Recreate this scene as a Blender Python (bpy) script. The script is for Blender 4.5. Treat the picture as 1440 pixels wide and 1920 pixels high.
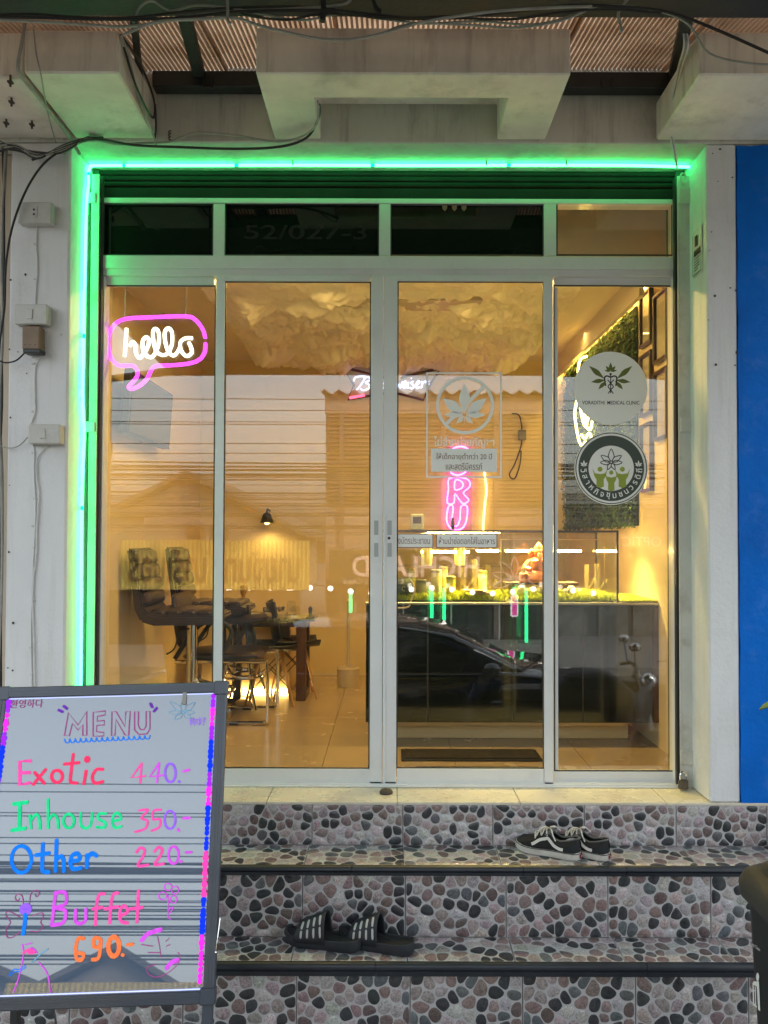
import bpy, bmesh, math, random
from mathutils import Vector, Matrix, noise
random.seed(7)
R = math.radians
for o in list(bpy.data.objects):
    bpy.data.objects.remove(o)
sc = bpy.context.scene
COL = sc.collection
# ---------------------------------------------------------------- camera
FPX = 1442.0
CX, CY = 731.0, 979.0
CAM = Vector((0, 0, 2.0))
PITCH, ROLL = R(1.2), R(0.17)
cd = bpy.data.cameras.new('camera'); cam = bpy.data.objects.new('camera', cd); COL.objects.link(cam)
cd.sensor_fit = 'VERTICAL'; cd.sensor_height = 24.0; cd.lens = 24.0*FPX/1920
cd.shift_x = -(CX-720)/1920; cd.shift_y = (CY-960)/1920
cd.clip_start = 0.05; cd.clip_end = 500
CROT = Matrix.Rotation(R(90)+PITCH, 3, 'X') @ Matrix.Rotation(ROLL, 3, 'Z')
cam.matrix_world = Matrix.Translation(CAM) @ CROT.to_4x4()
sc.camera = cam
# ---------------------------------------------------------------- world, sun, exposure
w = bpy.data.worlds.new('World'); sc.world = w; w.use_nodes = True
nt = w.node_tree; nt.nodes.clear()
sky = nt.nodes.new('ShaderNodeTexSky'); sky.sky_type = 'NISHITA'; sky.sun_disc = False
SUN_EL, SUN_AZ = R(42), R(40)
sky.sun_elevation = SUN_EL; sky.sun_rotation = SUN_AZ; sky.air_density = 1.6; sky.dust_density = 5.0; sky.ozone_density = 1.0
hs = nt.nodes.new('ShaderNodeHueSaturation'); hs.inputs['Saturation'].default_value = 0.28
tint = nt.nodes.new('ShaderNodeMix'); tint.data_type = 'RGBA'; tint.blend_type = 'MULTIPLY'; tint.inputs[0].default_value = 1.0
tint.inputs[7].default_value = (0.95, 0.985, 1.0, 1)
bg = nt.nodes.new('ShaderNodeBackground'); bg.inputs[1].default_value = 0.15
ow = nt.nodes.new('ShaderNodeOutputWorld')
nt.links.new(sky.outputs[0], hs.inputs['Color']); nt.links.new(hs.outputs[0], tint.inputs[6])
nt.links.new(tint.outputs[2], bg.inputs[0]); nt.links.new(bg.outputs[0], ow.inputs[0])
sl = bpy.data.lights.new('sun', 'SUN'); sl.energy = 1.5; sl.angle = R(40); sl.color = (1, 0.985, 0.96)
so = bpy.data.objects.new('sun', sl); COL.objects.link(so)
sd = Vector((math.sin(SUN_AZ)*math.cos(SUN_EL), math.cos(SUN_AZ)*math.cos(SUN_EL), math.sin(SUN_EL)))
so.rotation_euler = sd.to_track_quat('Z', 'Y').to_euler(); so.location = (-4, -8, 9)
sc.view_settings.view_transform = 'Standard'; sc.view_settings.look = 'None'; sc.view_settings.gamma = 1
sc.view_settings.use_curve_mapping = False; sc.view_settings.exposure = 2.24
sc.render.engine = 'CYCLES'
sc.cycles.use_denoising = True; sc.cycles.max_bounces = 10; sc.cycles.transparent_max_bounces = 24
sc.cycles.diffuse_bounces = 6; sc.cycles.glossy_bounces = 4; sc.cycles.transmission_bounces = 6
sc.cycles.caustics_reflective = False; sc.cycles.caustics_refractive = False
sc.cycles.sample_clamp_indirect = 4.0
# ---------------------------------------------------------------- helpers
def ray(px, py):
    return CROT @ Vector(((px-CX)/FPX, (CY-py)/FPX, -1))
def P(px, py, d):                       # the point seen at a photo pixel, on the wall-parallel plane y = d
    v = ray(px, py); return CAM + v*(d/v.y)
def PX(px, py, X):                      # the same on a side-wall plane x = X
    v = ray(px, py); return CAM + v*((X-CAM.x)/v.x)
def rect(x0, y0, x1, y1, d):
    a, b, c, e = P(x0, y0, d), P(x1, y0, d), P(x0, y1, d), P(x1, y1, d)
    return ((a.x+c.x)/2, (b.x+e.x)/2, (c.z+e.z)/2, (a.z+b.z)/2)
OFF = {}
def thing(name, label, cat, loc=(0, 0, 0), group=None, kind=None):
    o = bpy.data.objects.new(name, None); COL.objects.link(o); o.location = loc; o.empty_display_size = .05
    OFF[o.name] = Vector(loc)
    return tag(o, label, cat, group, kind)
def tag(o, label=None, cat=None, group=None, kind=None):
    if label: o['label'] = label
    if cat: o['category'] = cat
    if group: o['group'] = group
    if kind: o['kind'] = kind
    return o
def link(name, me, mat, parent=None, label=None, cat=None, group=None, kind=None):
    o = bpy.data.objects.new(name, me); COL.objects.link(o)
    if mat is not None:
        for m in (mat if isinstance(mat, (list, tuple)) else [mat]): me.materials.append(m)
    if parent is not None:
        o.parent = parent; off = OFF.get(parent.name, Vector())
        if off.length > 0: me.transform(Matrix.Translation(-off))
        OFF[o.name] = off
    return tag(o, label, cat, group, kind)
def copy_tree(o, parent=None):
    c = o.copy(); COL.objects.link(c)
    if parent: c.parent = parent
    for ch in list(o.children): copy_tree(ch, c)
    return c
def smooth_path(pts, seg=6, closed=False):
    pts = [Vector(p) for p in pts]; n = len(pts)
    if n < 3: return pts
    out = []
    rng = range(n) if closed else range(n-1)
    for i in rng:
        if closed: a, b, c, d = pts[(i-1) % n], pts[i], pts[(i+1) % n], pts[(i+2) % n]
        else: a, b, c, d = pts[max(i-1, 0)], pts[i], pts[i+1], pts[min(i+2, n-1)]
        for k in range(seg):
            t = k/seg; t2 = t*t; t3 = t2*t
            out.append(.5*((2*b)+(c-a)*t+(2*a-5*b+4*c-d)*t2+(3*b-a-3*c+d)*t3))
    if not closed: out.append(pts[-1])
    return out
class MB:
    def __init__(s): s.v = []; s.f = []; s.mi = []; s.cur = 0
    def add(s, vs, fs):
        b = len(s.v); s.v += [tuple(v) for v in vs]; s.f += [tuple(b+i for i in f) for f in fs]; s.mi += [s.cur]*len(fs); return s
    def box(s, x0, x1, y0, y1, z0, z1):
        x0, x1 = min(x0, x1), max(x0, x1); y0, y1 = min(y0, y1), max(y0, y1); z0, z1 = min(z0, z1), max(z0, z1)
        return s.add([(x0, y0, z0), (x1, y0, z0), (x1, y1, z0), (x0, y1, z0), (x0, y0, z1), (x1, y0, z1), (x1, y1, z1), (x0, y1, z1)],
                     [(0, 3, 2, 1), (4, 5, 6, 7), (0, 1, 5, 4), (1, 2, 6, 5), (2, 3, 7, 6), (3, 0, 4, 7)])
    def hexa(s, pts):                    # 8 corners: bottom 4, top 4
        return s.add(pts, [(0, 3, 2, 1), (4, 5, 6, 7), (0, 1, 5, 4), (1, 2, 6, 5), (2, 3, 7, 6), (3, 0, 4, 7)])
    def quad(s, a, b, c, d): return s.add([a, b, c, d], [(0, 1, 2, 3)])
    def prism(s, poly, ax, lo, hi):      # poly of 2D points in the plane normal to axis ax, extruded lo..hi
        n = len(poly)
        def mk(p, h):
            return {'x': (h, p[0], p[1]), 'y': (p[0], h, p[1]), 'z': (p[0], p[1], h)}[ax]
        vs = [mk(p, lo) for p in poly]+[mk(p, hi) for p in poly]
        fs = [tuple(range(n))[::-1], tuple(range(n, 2*n))]+[(i, (i+1) % n, n+(i+1) % n, n+i) for i in range(n)]
        return s.add(vs, fs)
    def tube(s, pts, r, n=7, closed=False, sm=0):
        pts = [Vector(p) for p in pts]
        if sm: pts = smooth_path(pts, sm, closed)
        m = len(pts); vs = []; fs = []
        prev = None
        for i, p in enumerate(pts):
            if closed: t = pts[(i+1) % m]-pts[(i-1) % m]
            else: t = pts[min(i+1, m-1)]-pts[max(i-1, 0)]
            if t.length < 1e-9: t = Vector((0, 0, 1))
            t.normalize()
            if prev is None:
                u = t.orthogonal().normalized()
            else:
                u = prev - t*prev.dot(t)
                u = u.normalized() if u.length > 1e-6 else t.orthogonal().normalized()
            prev = u; q = t.cross(u)
            rr = r[min(i*len(r)//m, len(r)-1)] if isinstance(r, (list, tuple)) else r
            for k in range(n):
                a = 2*math.pi*k/n; vs.append(p+u*(rr*math.cos(a))+q*(rr*math.sin(a)))
        for i in range(m if closed else m-1):
            j = (i+1) % m
            for k in range(n):
                l = (k+1) % n; fs.append((i*n+k, i*n+l, j*n+l, j*n+k))
        if not closed:
            fs.append(tuple(range(n))[::-1]); fs.append(tuple((m-1)*n+k for k in range(n)))
        return s.add(vs, fs)
    def lathe(s, prof, c, n=20, ax='z'):
        vs = []; fs = []; m = len(prof)
        for r, h in prof:
            for k in range(n):
                a = 2*math.pi*k/n; x, y = r*math.cos(a), r*math.sin(a)
                vs.append({'z': (c[0]+x, c[1]+y, c[2]+h), 'y': (c[0]+x, c[1]+h, c[2]+y), 'x': (c[0]+h, c[1]+x, c[2]+y)}[ax])
        for i in range(m-1):
            for k in range(n):
                l = (k+1) % n; fs.append((i*n+k, i*n+l, (i+1)*n+l, (i+1)*n+k))
        fs.append(tuple(range(n))[::-1]); fs.append(tuple((m-1)*n+k for k in range(n)))
        return s.add(vs, fs)
    def ball(s, c, r, n=12, sz=1.0):
        m = n//2; prof = [(max(r*math.sin(math.pi*i/m), 1e-4), -r*sz*math.cos(math.pi*i/m)) for i in range(m+1)]
        return s.lathe(prof, c, n)
    def loft(s, rings, cap=True):
        n = len(rings[0]); vs = [p for r in rings for p in r]; fs = []
        for i in range(len(rings)-1):
            for k in range(n):
                l = (k+1) % n; fs.append((i*n+k, i*n+l, (i+1)*n+l, (i+1)*n+k))
        if cap: fs.append(tuple(range(n))[::-1]); fs.append(tuple((len(rings)-1)*n+k for k in range(n)))
        return s.add(vs, fs)
    def ribbon(s, pts, nrm, wd, th=.0006, sm=5, closed=False):   # flat brush stroke lying on a plane
        pts = smooth_path(pts, sm, closed) if sm and len(pts) > 2 else [Vector(p) for p in pts]
        nrm = Vector(nrm).normalized(); m = len(pts)
        if not closed:                   # round ends
            e0 = (pts[0]-pts[1]).normalized(); e1 = (pts[-1]-pts[-2]).normalized()
            pts = [pts[0]+e0*wd*.45, pts[0]+e0*wd*.3]+pts+[pts[-1]+e1*wd*.3, pts[-1]+e1*wd*.45]; m += 4
        vs = []; fs = []
        for i, p in enumerate(pts):
            t = (pts[(i+1) % m]-pts[(i-1) % m]) if closed else (pts[min(i+1, m-1)]-pts[max(i-1, 0)])
            if t.length < 1e-9: t = Vector((1, 0, 0))
            q = nrm.cross(t.normalized())
            h = wd/2
            if not closed: h *= (.45 if i in (0, m-1) else .8 if i in (1, m-2) else 1)
            vs += [p-q*h+nrm*th, p+q*h+nrm*th]
        for i in range(m if closed else m-1):
            j = (i+1) % m; fs.append((2*i, 2*i+1, 2*j+1, 2*j))
        return s.add(vs, fs)
    def mesh(s, name, bevel=0, smooth=False, seg=1, angle=30):
        me = bpy.data.meshes.new(name); me.from_pydata(s.v, [], s.f)
        for p, i in zip(me.polygons, s.mi): p.material_index = i
        bm = bmesh.new(); bm.from_mesh(me)
        bmesh.ops.recalc_face_normals(bm, faces=bm.faces)
        if bevel:
            es = [e for e in bm.edges if len(e.link_faces) == 2 and e.calc_face_angle(0) > R(angle)]
            bmesh.ops.bevel(bm, geom=es, offset=bevel, segments=seg, affect='EDGES', clamp_overlap=True)
        bm.to_mesh(me); bm.free()
        if smooth:
            for p in me.polygons: p.use_smooth = True
            if smooth != 'all': me.set_sharp_from_angle(angle=R(38))
        return me
    def go(s, name, mat, parent=None, bevel=0, smooth=False, seg=1, label=None, cat=None, group=None, kind=None):
        return link(name, s.mesh(name, bevel, smooth, seg), mat, parent, label, cat, group, kind)
def boxo(name, x0, x1, y0, y1, z0, z1, mat, parent=None, bevel=0, **k):
    return MB().box(x0, x1, y0, y1, z0, z1).go(name, mat, parent, bevel, **k)
def plainmesh(name, vs, fs, smooth=False):
    me = bpy.data.meshes.new(name); me.from_pydata([tuple(v) for v in vs], [], fs)
    if smooth:
        for p in me.polygons: p.use_smooth = True
    return me
def text_mesh(body, height=None, width=None, bold=0.0, extrude=0.0, shear=0.0, space=1.0):
    cu = bpy.data.curves.new('lettering', 'FONT'); cu.body = body; cu.align_x = 'CENTER'; cu.align_y = 'CENTER'
    cu.offset = bold; cu.extrude = extrude; cu.shear = shear; cu.resolution_u = 4; cu.space_character = space
    o = bpy.data.objects.new('lettering', cu); COL.objects.link(o)
    dg = bpy.context.evaluated_depsgraph_get(); dg.update()
    me = bpy.data.meshes.new_from_object(o.evaluated_get(dg))
    bpy.data.objects.remove(o); bpy.data.curves.remove(cu)
    me.name = 'lettering'; me.materials.clear()
    xs = [v.co.x for v in me.vertices]; ys = [v.co.y for v in me.vertices]
    if not xs: return me
    cx, cy = (min(xs)+max(xs))/2, (min(ys)+max(ys))/2; wx, wy = max(xs)-min(xs), max(ys)-min(ys)
    sx = sy = 1
    if width: sx = width/wx
    if height: sy = height/wy
    if width and not height: sy = sx
    if height and not width: sx = sy
    me.transform(Matrix.Diagonal((sx, sy, 1, 1)) @ Matrix.Translation((-cx, -cy, 0)))
    return me
def put_text(name, body, c, mat, parent, height=None, width=None, face='-y', bold=0, rot=0, M=None, **k):
    """lettering on a plane; face = the direction it is read from"""
    me = text_mesh(body, height, width, bold, **k)
    if M is None:
        B = {'-y': Matrix.Rotation(R(90), 4, 'X'), '+y': Matrix.Rotation(R(180), 4, 'Z') @ Matrix.Rotation(R(90), 4, 'X'),
             '-x': Matrix.Rotation(R(-90), 4, 'Z') @ Matrix.Rotation(R(90), 4, 'X'), '+x': Matrix.Rotation(R(90), 4, 'Z') @ Matrix.Rotation(R(90), 4, 'X')}[face]
        M = Matrix.Translation(c) @ B @ Matrix.Rotation(rot, 4, 'Z')
    me.transform(M)
    return link(name, me, mat, parent)
# ---------------------------------------------------------------- materials
MATS = {}
def pm(name, col, rough=.5, metal=0., var=0., vs=4., bump=0., bs=40., spec=.5, coat=0., em=None, es=0., stretch=(1, 1, 1), grime=None, gs=1.5, gamt=.5, rvar=0., trans=0., streak=None, stamt=.6):
    if name in MATS: return MATS[name]
    m = bpy.data.materials.new(name); m.use_nodes = True; MATS[name] = m
    n = m.node_tree.nodes; L = m.node_tree.links; b = n['Principled BSDF']
    b.inputs['Base Color'].default_value = (*col, 1); b.inputs['Roughness'].default_value = rough; b.inputs['Metallic'].default_value = metal
    b.inputs['Specular IOR Level'].default_value = spec; b.inputs['Coat Weight'].default_value = coat; b.inputs['Coat Roughness'].default_value = .05
    if trans: b.inputs['Transmission Weight'].default_value = trans
    if em: b.inputs['Emission Color'].default_value = (*em, 1); b.inputs['Emission Strength'].default_value = es*.5
    tc = n.new('ShaderNodeTexCoord'); mp = n.new('ShaderNodeMapping'); mp.inputs['Scale'].default_value = stretch
    L.new(tc.outputs['Object'], mp.inputs[0])
    def nz(scale, det=6, ro=.6):
        t = n.new('ShaderNodeTexNoise'); t.inputs['Scale'].default_value = scale; t.inputs['Detail'].default_value = det; t.inputs['Roughness'].default_value = ro
        L.new(mp.outputs[0], t.inputs['Vector']); return t.outputs['Fac']
    last = None
    if var:
        r = n.new('ShaderNodeMapRange'); r.inputs[1].default_value = .3; r.inputs[2].default_value = .7; L.new(nz(vs), r.inputs[0])
        mx = n.new('ShaderNodeMix'); mx.data_type = 'RGBA'; mx.inputs[6].default_value = (*[c*(1-var) for c in col], 1); mx.inputs[7].default_value = (*[min(c*(1+var), 1) for c in col], 1)
        L.new(r.outputs[0], mx.inputs[0]); last = mx.outputs[2]
    if grime:
        r = n.new('ShaderNodeMapRange'); r.inputs[1].default_value = .52; r.inputs[2].default_value = .75; r.inputs[4].default_value = gamt; L.new(nz(gs, 9, .7), r.inputs[0])
        mx = n.new('ShaderNodeMix'); mx.data_type = 'RGBA'; mx.inputs[7].default_value = (*grime, 1)
        if last: L.new(last, mx.inputs[6])
        else: mx.inputs[6].default_value = (*col, 1)
        L.new(r.outputs[0], mx.inputs[0]); last = mx.outputs[2]
    if streak:
        m3 = n.new('ShaderNodeMapping'); m3.inputs['Scale'].default_value = (14, 14, .9); L.new(tc.outputs['Object'], m3.inputs[0])
        t = n.new('ShaderNodeTexNoise'); t.inputs['Scale'].default_value = 1.6; t.inputs['Detail'].default_value = 7; t.inputs['Roughness'].default_value = .65; L.new(m3.outputs[0], t.inputs['Vector'])
        r = n.new('ShaderNodeMapRange'); r.inputs[1].default_value = .53; r.inputs[2].default_value = .72; r.inputs[4].default_value = stamt; L.new(t.outputs['Fac'], r.inputs[0])
        mx = n.new('ShaderNodeMix'); mx.data_type = 'RGBA'; mx.inputs[7].default_value = (*streak, 1)
        ge = n.new('ShaderNodeNewGeometry'); sx = n.new('ShaderNodeSeparateXYZ'); L.new(ge.outputs['True Normal'], sx.inputs[0])     # drips run down upright faces only
        ab = n.new('ShaderNodeMath'); ab.operation = 'ABSOLUTE'; L.new(sx.outputs['Z'], ab.inputs[0]); iv = n.new('ShaderNodeMath'); iv.operation = 'SUBTRACT'; iv.inputs[0].default_value = 1.0; L.new(ab.outputs[0], iv.inputs[1])
        mm = n.new('ShaderNodeMath'); mm.operation = 'MULTIPLY'; L.new(r.outputs[0], mm.inputs[0]); L.new(iv.outputs[0], mm.inputs[1])
        if last: L.new(last, mx.inputs[6])
        else: mx.inputs[6].default_value = (*col, 1)
        L.new(mm.outputs[0], mx.inputs[0]); last = mx.outputs[2]
    if last: L.new(last, b.inputs['Base Color'])
    if rvar:
        r = n.new('ShaderNodeMapRange'); r.inputs[1].default_value = .3; r.inputs[2].default_value = .7; r.inputs[3].default_value = max(rough-rvar, .02); r.inputs[4].default_value = min(rough+rvar, 1)
        L.new(nz(vs*2.3), r.inputs[0]); L.new(r.outputs[0], b.inputs['Roughness'])
    if bump:
        bp = n.new('ShaderNodeBump'); bp.inputs['Strength'].default_value = bump; bp.inputs['Distance'].default_value = .01
        L.new(nz(bs), bp.inputs['Height']); L.new(bp.outputs[0], b.inputs['Normal'])
    return m
LAMP_K = .45
def emit(name, col, s):
    if name in MATS: return MATS[name]
    m = bpy.data.materials.new(name); m.use_nodes = True; MATS[name] = m
    n = m.node_tree.nodes; n.clear(); e = n.new('ShaderNodeEmission'); e.inputs[0].default_value = (*col, 1); e.inputs[1].default_value = s*LAMP_K
    o = n.new('ShaderNodeOutputMaterial'); m.node_tree.links.new(e.outputs[0], o.inputs[0]); return m
def glass(name, f0=.05, tint=(.95, .96, .95), body=None, bodyfac=0., rough=0.0):
    if name in MATS: return MATS[name]
    m = bpy.data.materials.new(name); m.use_nodes = True; MATS[name] = m
    n = m.node_tree.nodes; L = m.node_tree.links; n.clear()
    lw = n.new('ShaderNodeLayerWeight'); lw.inputs[0].default_value = .5
    p5 = n.new('ShaderNodeMath'); p5.operation = 'POWER'; p5.inputs[1].default_value = 5; L.new(lw.outputs['Facing'], p5.inputs[0])
    ma = n.new('ShaderNodeMath'); ma.operation = 'MULTIPLY_ADD'; ma.inputs[1].default_value = 1-f0; ma.inputs[2].default_value = f0; L.new(p5.outputs[0], ma.inputs[0])
    tr = n.new('ShaderNodeBsdfTransparent'); tr.inputs[0].default_value = (*tint, 1)
    gl = n.new('ShaderNodeBsdfGlossy'); gl.inputs['Roughness'].default_value = rough
    base = tr.outputs[0]
    if body:
        df = n.new('ShaderNodeBsdfDiffuse'); df.inputs[0].default_value = (*body, 1)
        m2 = n.new('ShaderNodeMixShader'); m2.inputs[0].default_value = bodyfac; L.new(tr.outputs[0], m2.inputs[1]); L.new(df.outputs[0], m2.inputs[2]); base = m2.outputs[0]
    if name == 'clear_glass':            # faint smears and dust on the panes
        tcg = n.new('ShaderNodeTexCoord'); tg_ = n.new('ShaderNodeTexNoise'); tg_.inputs['Scale'].default_value = 3.2; tg_.inputs['Detail'].default_value = 8; tg_.inputs['Roughness'].default_value = .7; tg_.inputs['Distortion'].default_value = 1.2; L.new(tcg.outputs['Object'], tg_.inputs['Vector'])
        rg = n.new('ShaderNodeMapRange'); rg.inputs[1].default_value = .5; rg.inputs[2].default_value = .78; rg.inputs[4].default_value = .045; L.new(tg_.outputs['Fac'], rg.inputs[0])
        dg_ = n.new('ShaderNodeBsdfDiffuse'); dg_.inputs[0].default_value = (.6, .6, .58, 1); ms = n.new('ShaderNodeMixShader'); L.new(rg.outputs[0], ms.inputs[0]); L.new(base, ms.inputs[1]); L.new(dg_.outputs[0], ms.inputs[2]); base = ms.outputs[0]
    mx = n.new('ShaderNodeMixShader'); L.new(ma.outputs[0], mx.inputs[0]); L.new(base, mx.inputs[1]); L.new(gl.outputs[0], mx.inputs[2])
    o = n.new('ShaderNodeOutputMaterial'); L.new(mx.outputs[0], o.inputs[0]); return m
white_paint = pm('white_wall_paint', (.69, .69, .69), .6, streak=(.45, .42, .38), stamt=.35, var=.06, vs=2.2, bump=.25, bs=60, grime=(.36, .35, .32), gs=2.2, gamt=.45)
concrete = pm('old_painted_concrete', (.72, .67, .57), .75, streak=(.28, .23, .18), stamt=.6, var=.12, vs=6, bump=.35, bs=50, stretch=(1, 1, .35), grime=(.30, .25, .20), gs=5, gamt=.6)
soffit_paint = pm('soffit_paint', (.54, .54, .47), .75, streak=(.22, .2, .17), stamt=.6, var=.12, vs=3, bump=.4, bs=35, stretch=(1, 1, .4), grime=(.22, .20, .16), gs=5, gamt=.75)
blue_paint = pm('blue_wall_paint', (.0, .135, .58), .65, spec=.15, var=.16, vs=2.2, bump=.35, bs=30, streak=(.0, .09, .42), stamt=.5, grime=(.10, .22, .62), gs=9, gamt=.35)
alu = pm('white_aluminium', (.66, .67, .66), .35, metal=.0, var=.04, vs=5, coat=.2, grime=(.42, .42, .38), gs=6, gamt=.3)
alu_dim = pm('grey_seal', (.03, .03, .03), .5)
dark_steel = pm('dark_steel', (.018, .02, .018), .6, var=.3, vs=8, bump=.2, bs=60)
shutter_m = pm('shutter_steel', (.022, .022, .021), .85, spec=.1, var=.2, vs=8, grime=(.02, .02, .018), gs=7)
guide_m = pm('painted_guide', (.55, .56, .52), .5, var=.06, vs=8, bump=.2, bs=80, grime=(.25, .2, .15), gs=7, gamt=.6)
cream_tile = pm('cream_floor_tile', (.60, .55, .44), .28, var=.06, vs=5, rvar=.08, grime=(.34, .27, .18), gs=4, gamt=.5)
shop_tile = pm('shop_floor_tile', (.44, .34, .22), .22, var=.08, vs=3, rvar=.08, coat=.2)
grout = pm('grout', (.36, .34, .32), .85, var=.12, vs=20, bump=.3, bs=120)
nosing_m = pm('black_nosing_tile', (.016, .02, .027), .42, var=.3, vs=10, rvar=.1)
cable_blk = pm('black_cable', (.012, .012, .012), .5)
cable_gry = pm('grey_cable', (.30, .30, .26), .55, var=.2, vs=20)
cable_wht = pm('white_cable', (.60, .60, .58), .5, var=.1, vs=20)
clear_glass = glass('clear_glass', .085)
dark_glass = glass('filmed_dark_glass', .045, (.05, .06, .05), (.006, .012, .008), .75)
plastic_wht = pm('ivory_plastic', (.50, .49, .45), .4, var=.06, vs=12, grime=(.3, .28, .24), gs=14, gamt=.5)
plastic_brn = pm('brown_box', (.20, .13, .075), .5, var=.15, vs=12)
blk_plastic = pm('black_plastic', (.02, .021, .022), .45, var=.2, vs=8, bump=.1, bs=150)
screw_m = pm('rusty_steel', (.06, .045, .035), .6, var=.3, vs=30)
chrome = pm('chrome', (.75, .74, .72), .12, metal=1.0)
room_wall = pm('cream_wall_paint', (.68, .55, .32), .6, var=.05, vs=2, bump=.15, bs=60)
wood_dk = pm('dark_wood', (.09, .04, .02), .4, var=.3, vs=6, stretch=(6, 6, 1))
wood_lt = pm('beech_wood', (.45, .25, .10), .45, var=.2, vs=6, stretch=(6, 6, 1))
# ================================================================ the large structure
FLOOR = .98; T1 = .813; T2 = .554; T3 = .285; SOF = 3.559
D1, D2, D3, D4 = 3.0, 2.82, 2.66, 2.44
asphalt = pm('asphalt', (.042, .042, .041), .85, var=.25, vs=3, bump=.5, bs=120)
pave = pm('pavement_concrete', (.38, .37, .35), .8, var=.12, vs=2, bump=.3, bs=60, grime=(.15, .14, .12), gs=2)
boxo('road', -60, 60, -60, .2, -.6, -.15, asphalt, kind='structure')
boxo('pavement', -20, 20, .2, 3.4, -.6, 0, pave, bevel=.01, kind='structure')
boxo('far_pavement', -40, 40, -30, -5.6, -.149, -.02, pm('far_paving', (.11, .105, .1), .8, var=.15), kind='structure')

# ---- building shell
bld = thing('shop_building', 'white painted ground floor shop front with concrete canopy and blue painted edge', 'building', (0, 3.2, 0))
def wallpart(name, x0, x1, y0, y1, z0, z1, m, bev=.004, **k): return boxo(name, x0, x1, y0, y1, z0, z1, m, bld, bev, **k)
XL0, XL1, XR0, XR1 = -1.498, -1.262, 1.243, 1.361
pl = wallpart('pillar', XL0, XL1, D1, 3.34, FLOOR, SOF-.001, white_paint, .008, label='white pillar carrying sockets and wires')
pr = wallpart('pillar', XR0, XR1, D1, 3.34, FLOOR, SOF-.001, white_paint, .006, label='white pillar with drilled holes')
# blue wall with a ragged painted top edge
mb = MB(); zt = P(1400, 275, D1).z
prof = [(XR1+.001+.002*math.sin(i*1.7)+random.uniform(0, .0015), zt-(zt-FLOOR)*i/30) for i in range(1, 31)]+[(3.6, FLOOR), (3.6, zt)]+[(3.6-(3.6-XR1-.001)*i/40, zt+random.uniform(-.004, .006)) for i in range(1, 41)]
mb.prism(prof, 'y', D1-.003, D1+.2); mb.go('painted_wall', blue_paint, bld, label='flat bright blue painted wall')
wallpart('wall', XR1+.001, 3.6, D1+.004, 3.34, zt-.01, SOF-.002, white_paint)
wallpart('wall', -8, XL0-.022, D1+.1, 3.4, 0, SOF-.002, pm('beige_neighbour_wall', (.5, .42, .32), .7, var=.1, vs=3, bump=.2))
wallpart('wall', 3.6, 8, D1, 3.4, 0, SOF-.002, white_paint)
lint = wallpart('lintel', -8, 8, D1, 3.34, SOF, 7.5, soffit_paint)
# holes, plugs and nails in the pillars
plug = MB().lathe([(.0035, 0), (.0045, -.002), (.002, -.004)], (0, 0, 0), 7, 'y').mesh('wall_plug')
plug.materials.append(screw_m)
for (a, b) in [(40, 385), (48, 515), (20, 525), (18, 655), (50, 700), (115, 628), (84, 653), (34, 660), (20, 783), (18, 910), (17, 1035), (25, 1168), (15, 1252), (24, 1257), (1350, 280), (1336, 288), (1380, 306), (1373, 333), (1346, 340), (1383, 407), (1340, 555), (1379, 545), (1369, 540), (1381, 661), (1342, 684), (1378, 685), (1334, 435), (1330, 470), (1328, 600)]:
    p = P(a, b, D1); o = bpy.data.objects.new('wall_plug', plug); COL.objects.link(o)
    par = pl if a < 700 else pr
    o.parent = par; o.location = p-OFF[par.name]; s = random.uniform(.5, 1.3); o.scale = (s, 1, s*random.uniform(.6, 1.2))
# ---- canopy: concrete boxes
ZB = 3.571
def cbox(x0, x1, y0, ztop, notch=None):
    mb = MB(); y1 = D1-.001
    if notch:
        nx0, nx1, ny0 = notch
        for (a, b, c, e) in ((x0, nx0, y0, y1), (nx1, x1, y0, y1), (nx0, nx1, y0, ny0)):
            pass
        # one closed shell with a slot open to below
        z0, z1, zs = ZB, ztop, ztop-.02
        V = [(x0, y0), (x1, y0), (x1, y1), (x0, y1)]; N = [(nx0, ny0), (nx1, ny0), (nx1, y1), (nx0, y1)]
        vs = [(a, b, z0) for a, b in V]+[(a, b, z1) for a, b in V]+[(a, b, z0) for a, b in N]+[(a, b, zs) for a, b in N]
        fs = [(0, 1, 9, 8), (1, 2, 10, 9), (3, 0, 8, 11), (4, 7, 6, 5), (0, 4, 5, 1), (1, 5, 6, 2), (3, 7, 4, 0), (2, 6, 14, 10), (6, 7, 15, 14), (7, 3, 11, 15), (8, 9, 13, 12), (9, 10, 14, 13), (11, 8, 12, 15), (12, 13, 14, 15)]
        mb.add(vs, fs)
    else:
        mb.box(x0, x1, y0, y1, ZB, ztop)
    return mb
a = rect(480, 52, 1070, 137, 2.57)
cbox(a[0], a[1], 2.57, 3.73, (P(595, 200, 2.85).x, P(942, 200, 2.85).x, 2.715)).go('concrete_box', [concrete], bld, .005, label='wide concrete canopy box with a slot cut into its underside')
a = rect(45, 52, 222, 137, 2.57); cbox(a[0], a[1], 2.57, 3.72).go('concrete_box', concrete, bld, .006, label='concrete canopy box at the left corner')
xr = P(1312, 137, 2.57).x; cbox(xr, 2.6, 2.57, 3.72).go('concrete_box', concrete, bld, .006, label='concrete canopy box above the blue wall')
cbox(-2.6, a[0]-.014, 2.60, 3.73).go('concrete_box', concrete, bld, .006, label='neighbouring concrete canopy box with bare fixing bolts')
for (px, py, d) in [(22, 160, 2.72), (12, 217, 2.86), (60, 220, 2.87), (20, 120, 2.6)]:
    p = P(px, py, d); MB().tube([(p.x, p.y, ZB-.03), (p.x, p.y, ZB+.01)], .004, 6).box(p.x-.008, p.x+.008, p.y-.008, p.y+.008, ZB-.018, ZB-.012).go('fixing_bolt', screw_m, bld)
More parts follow.
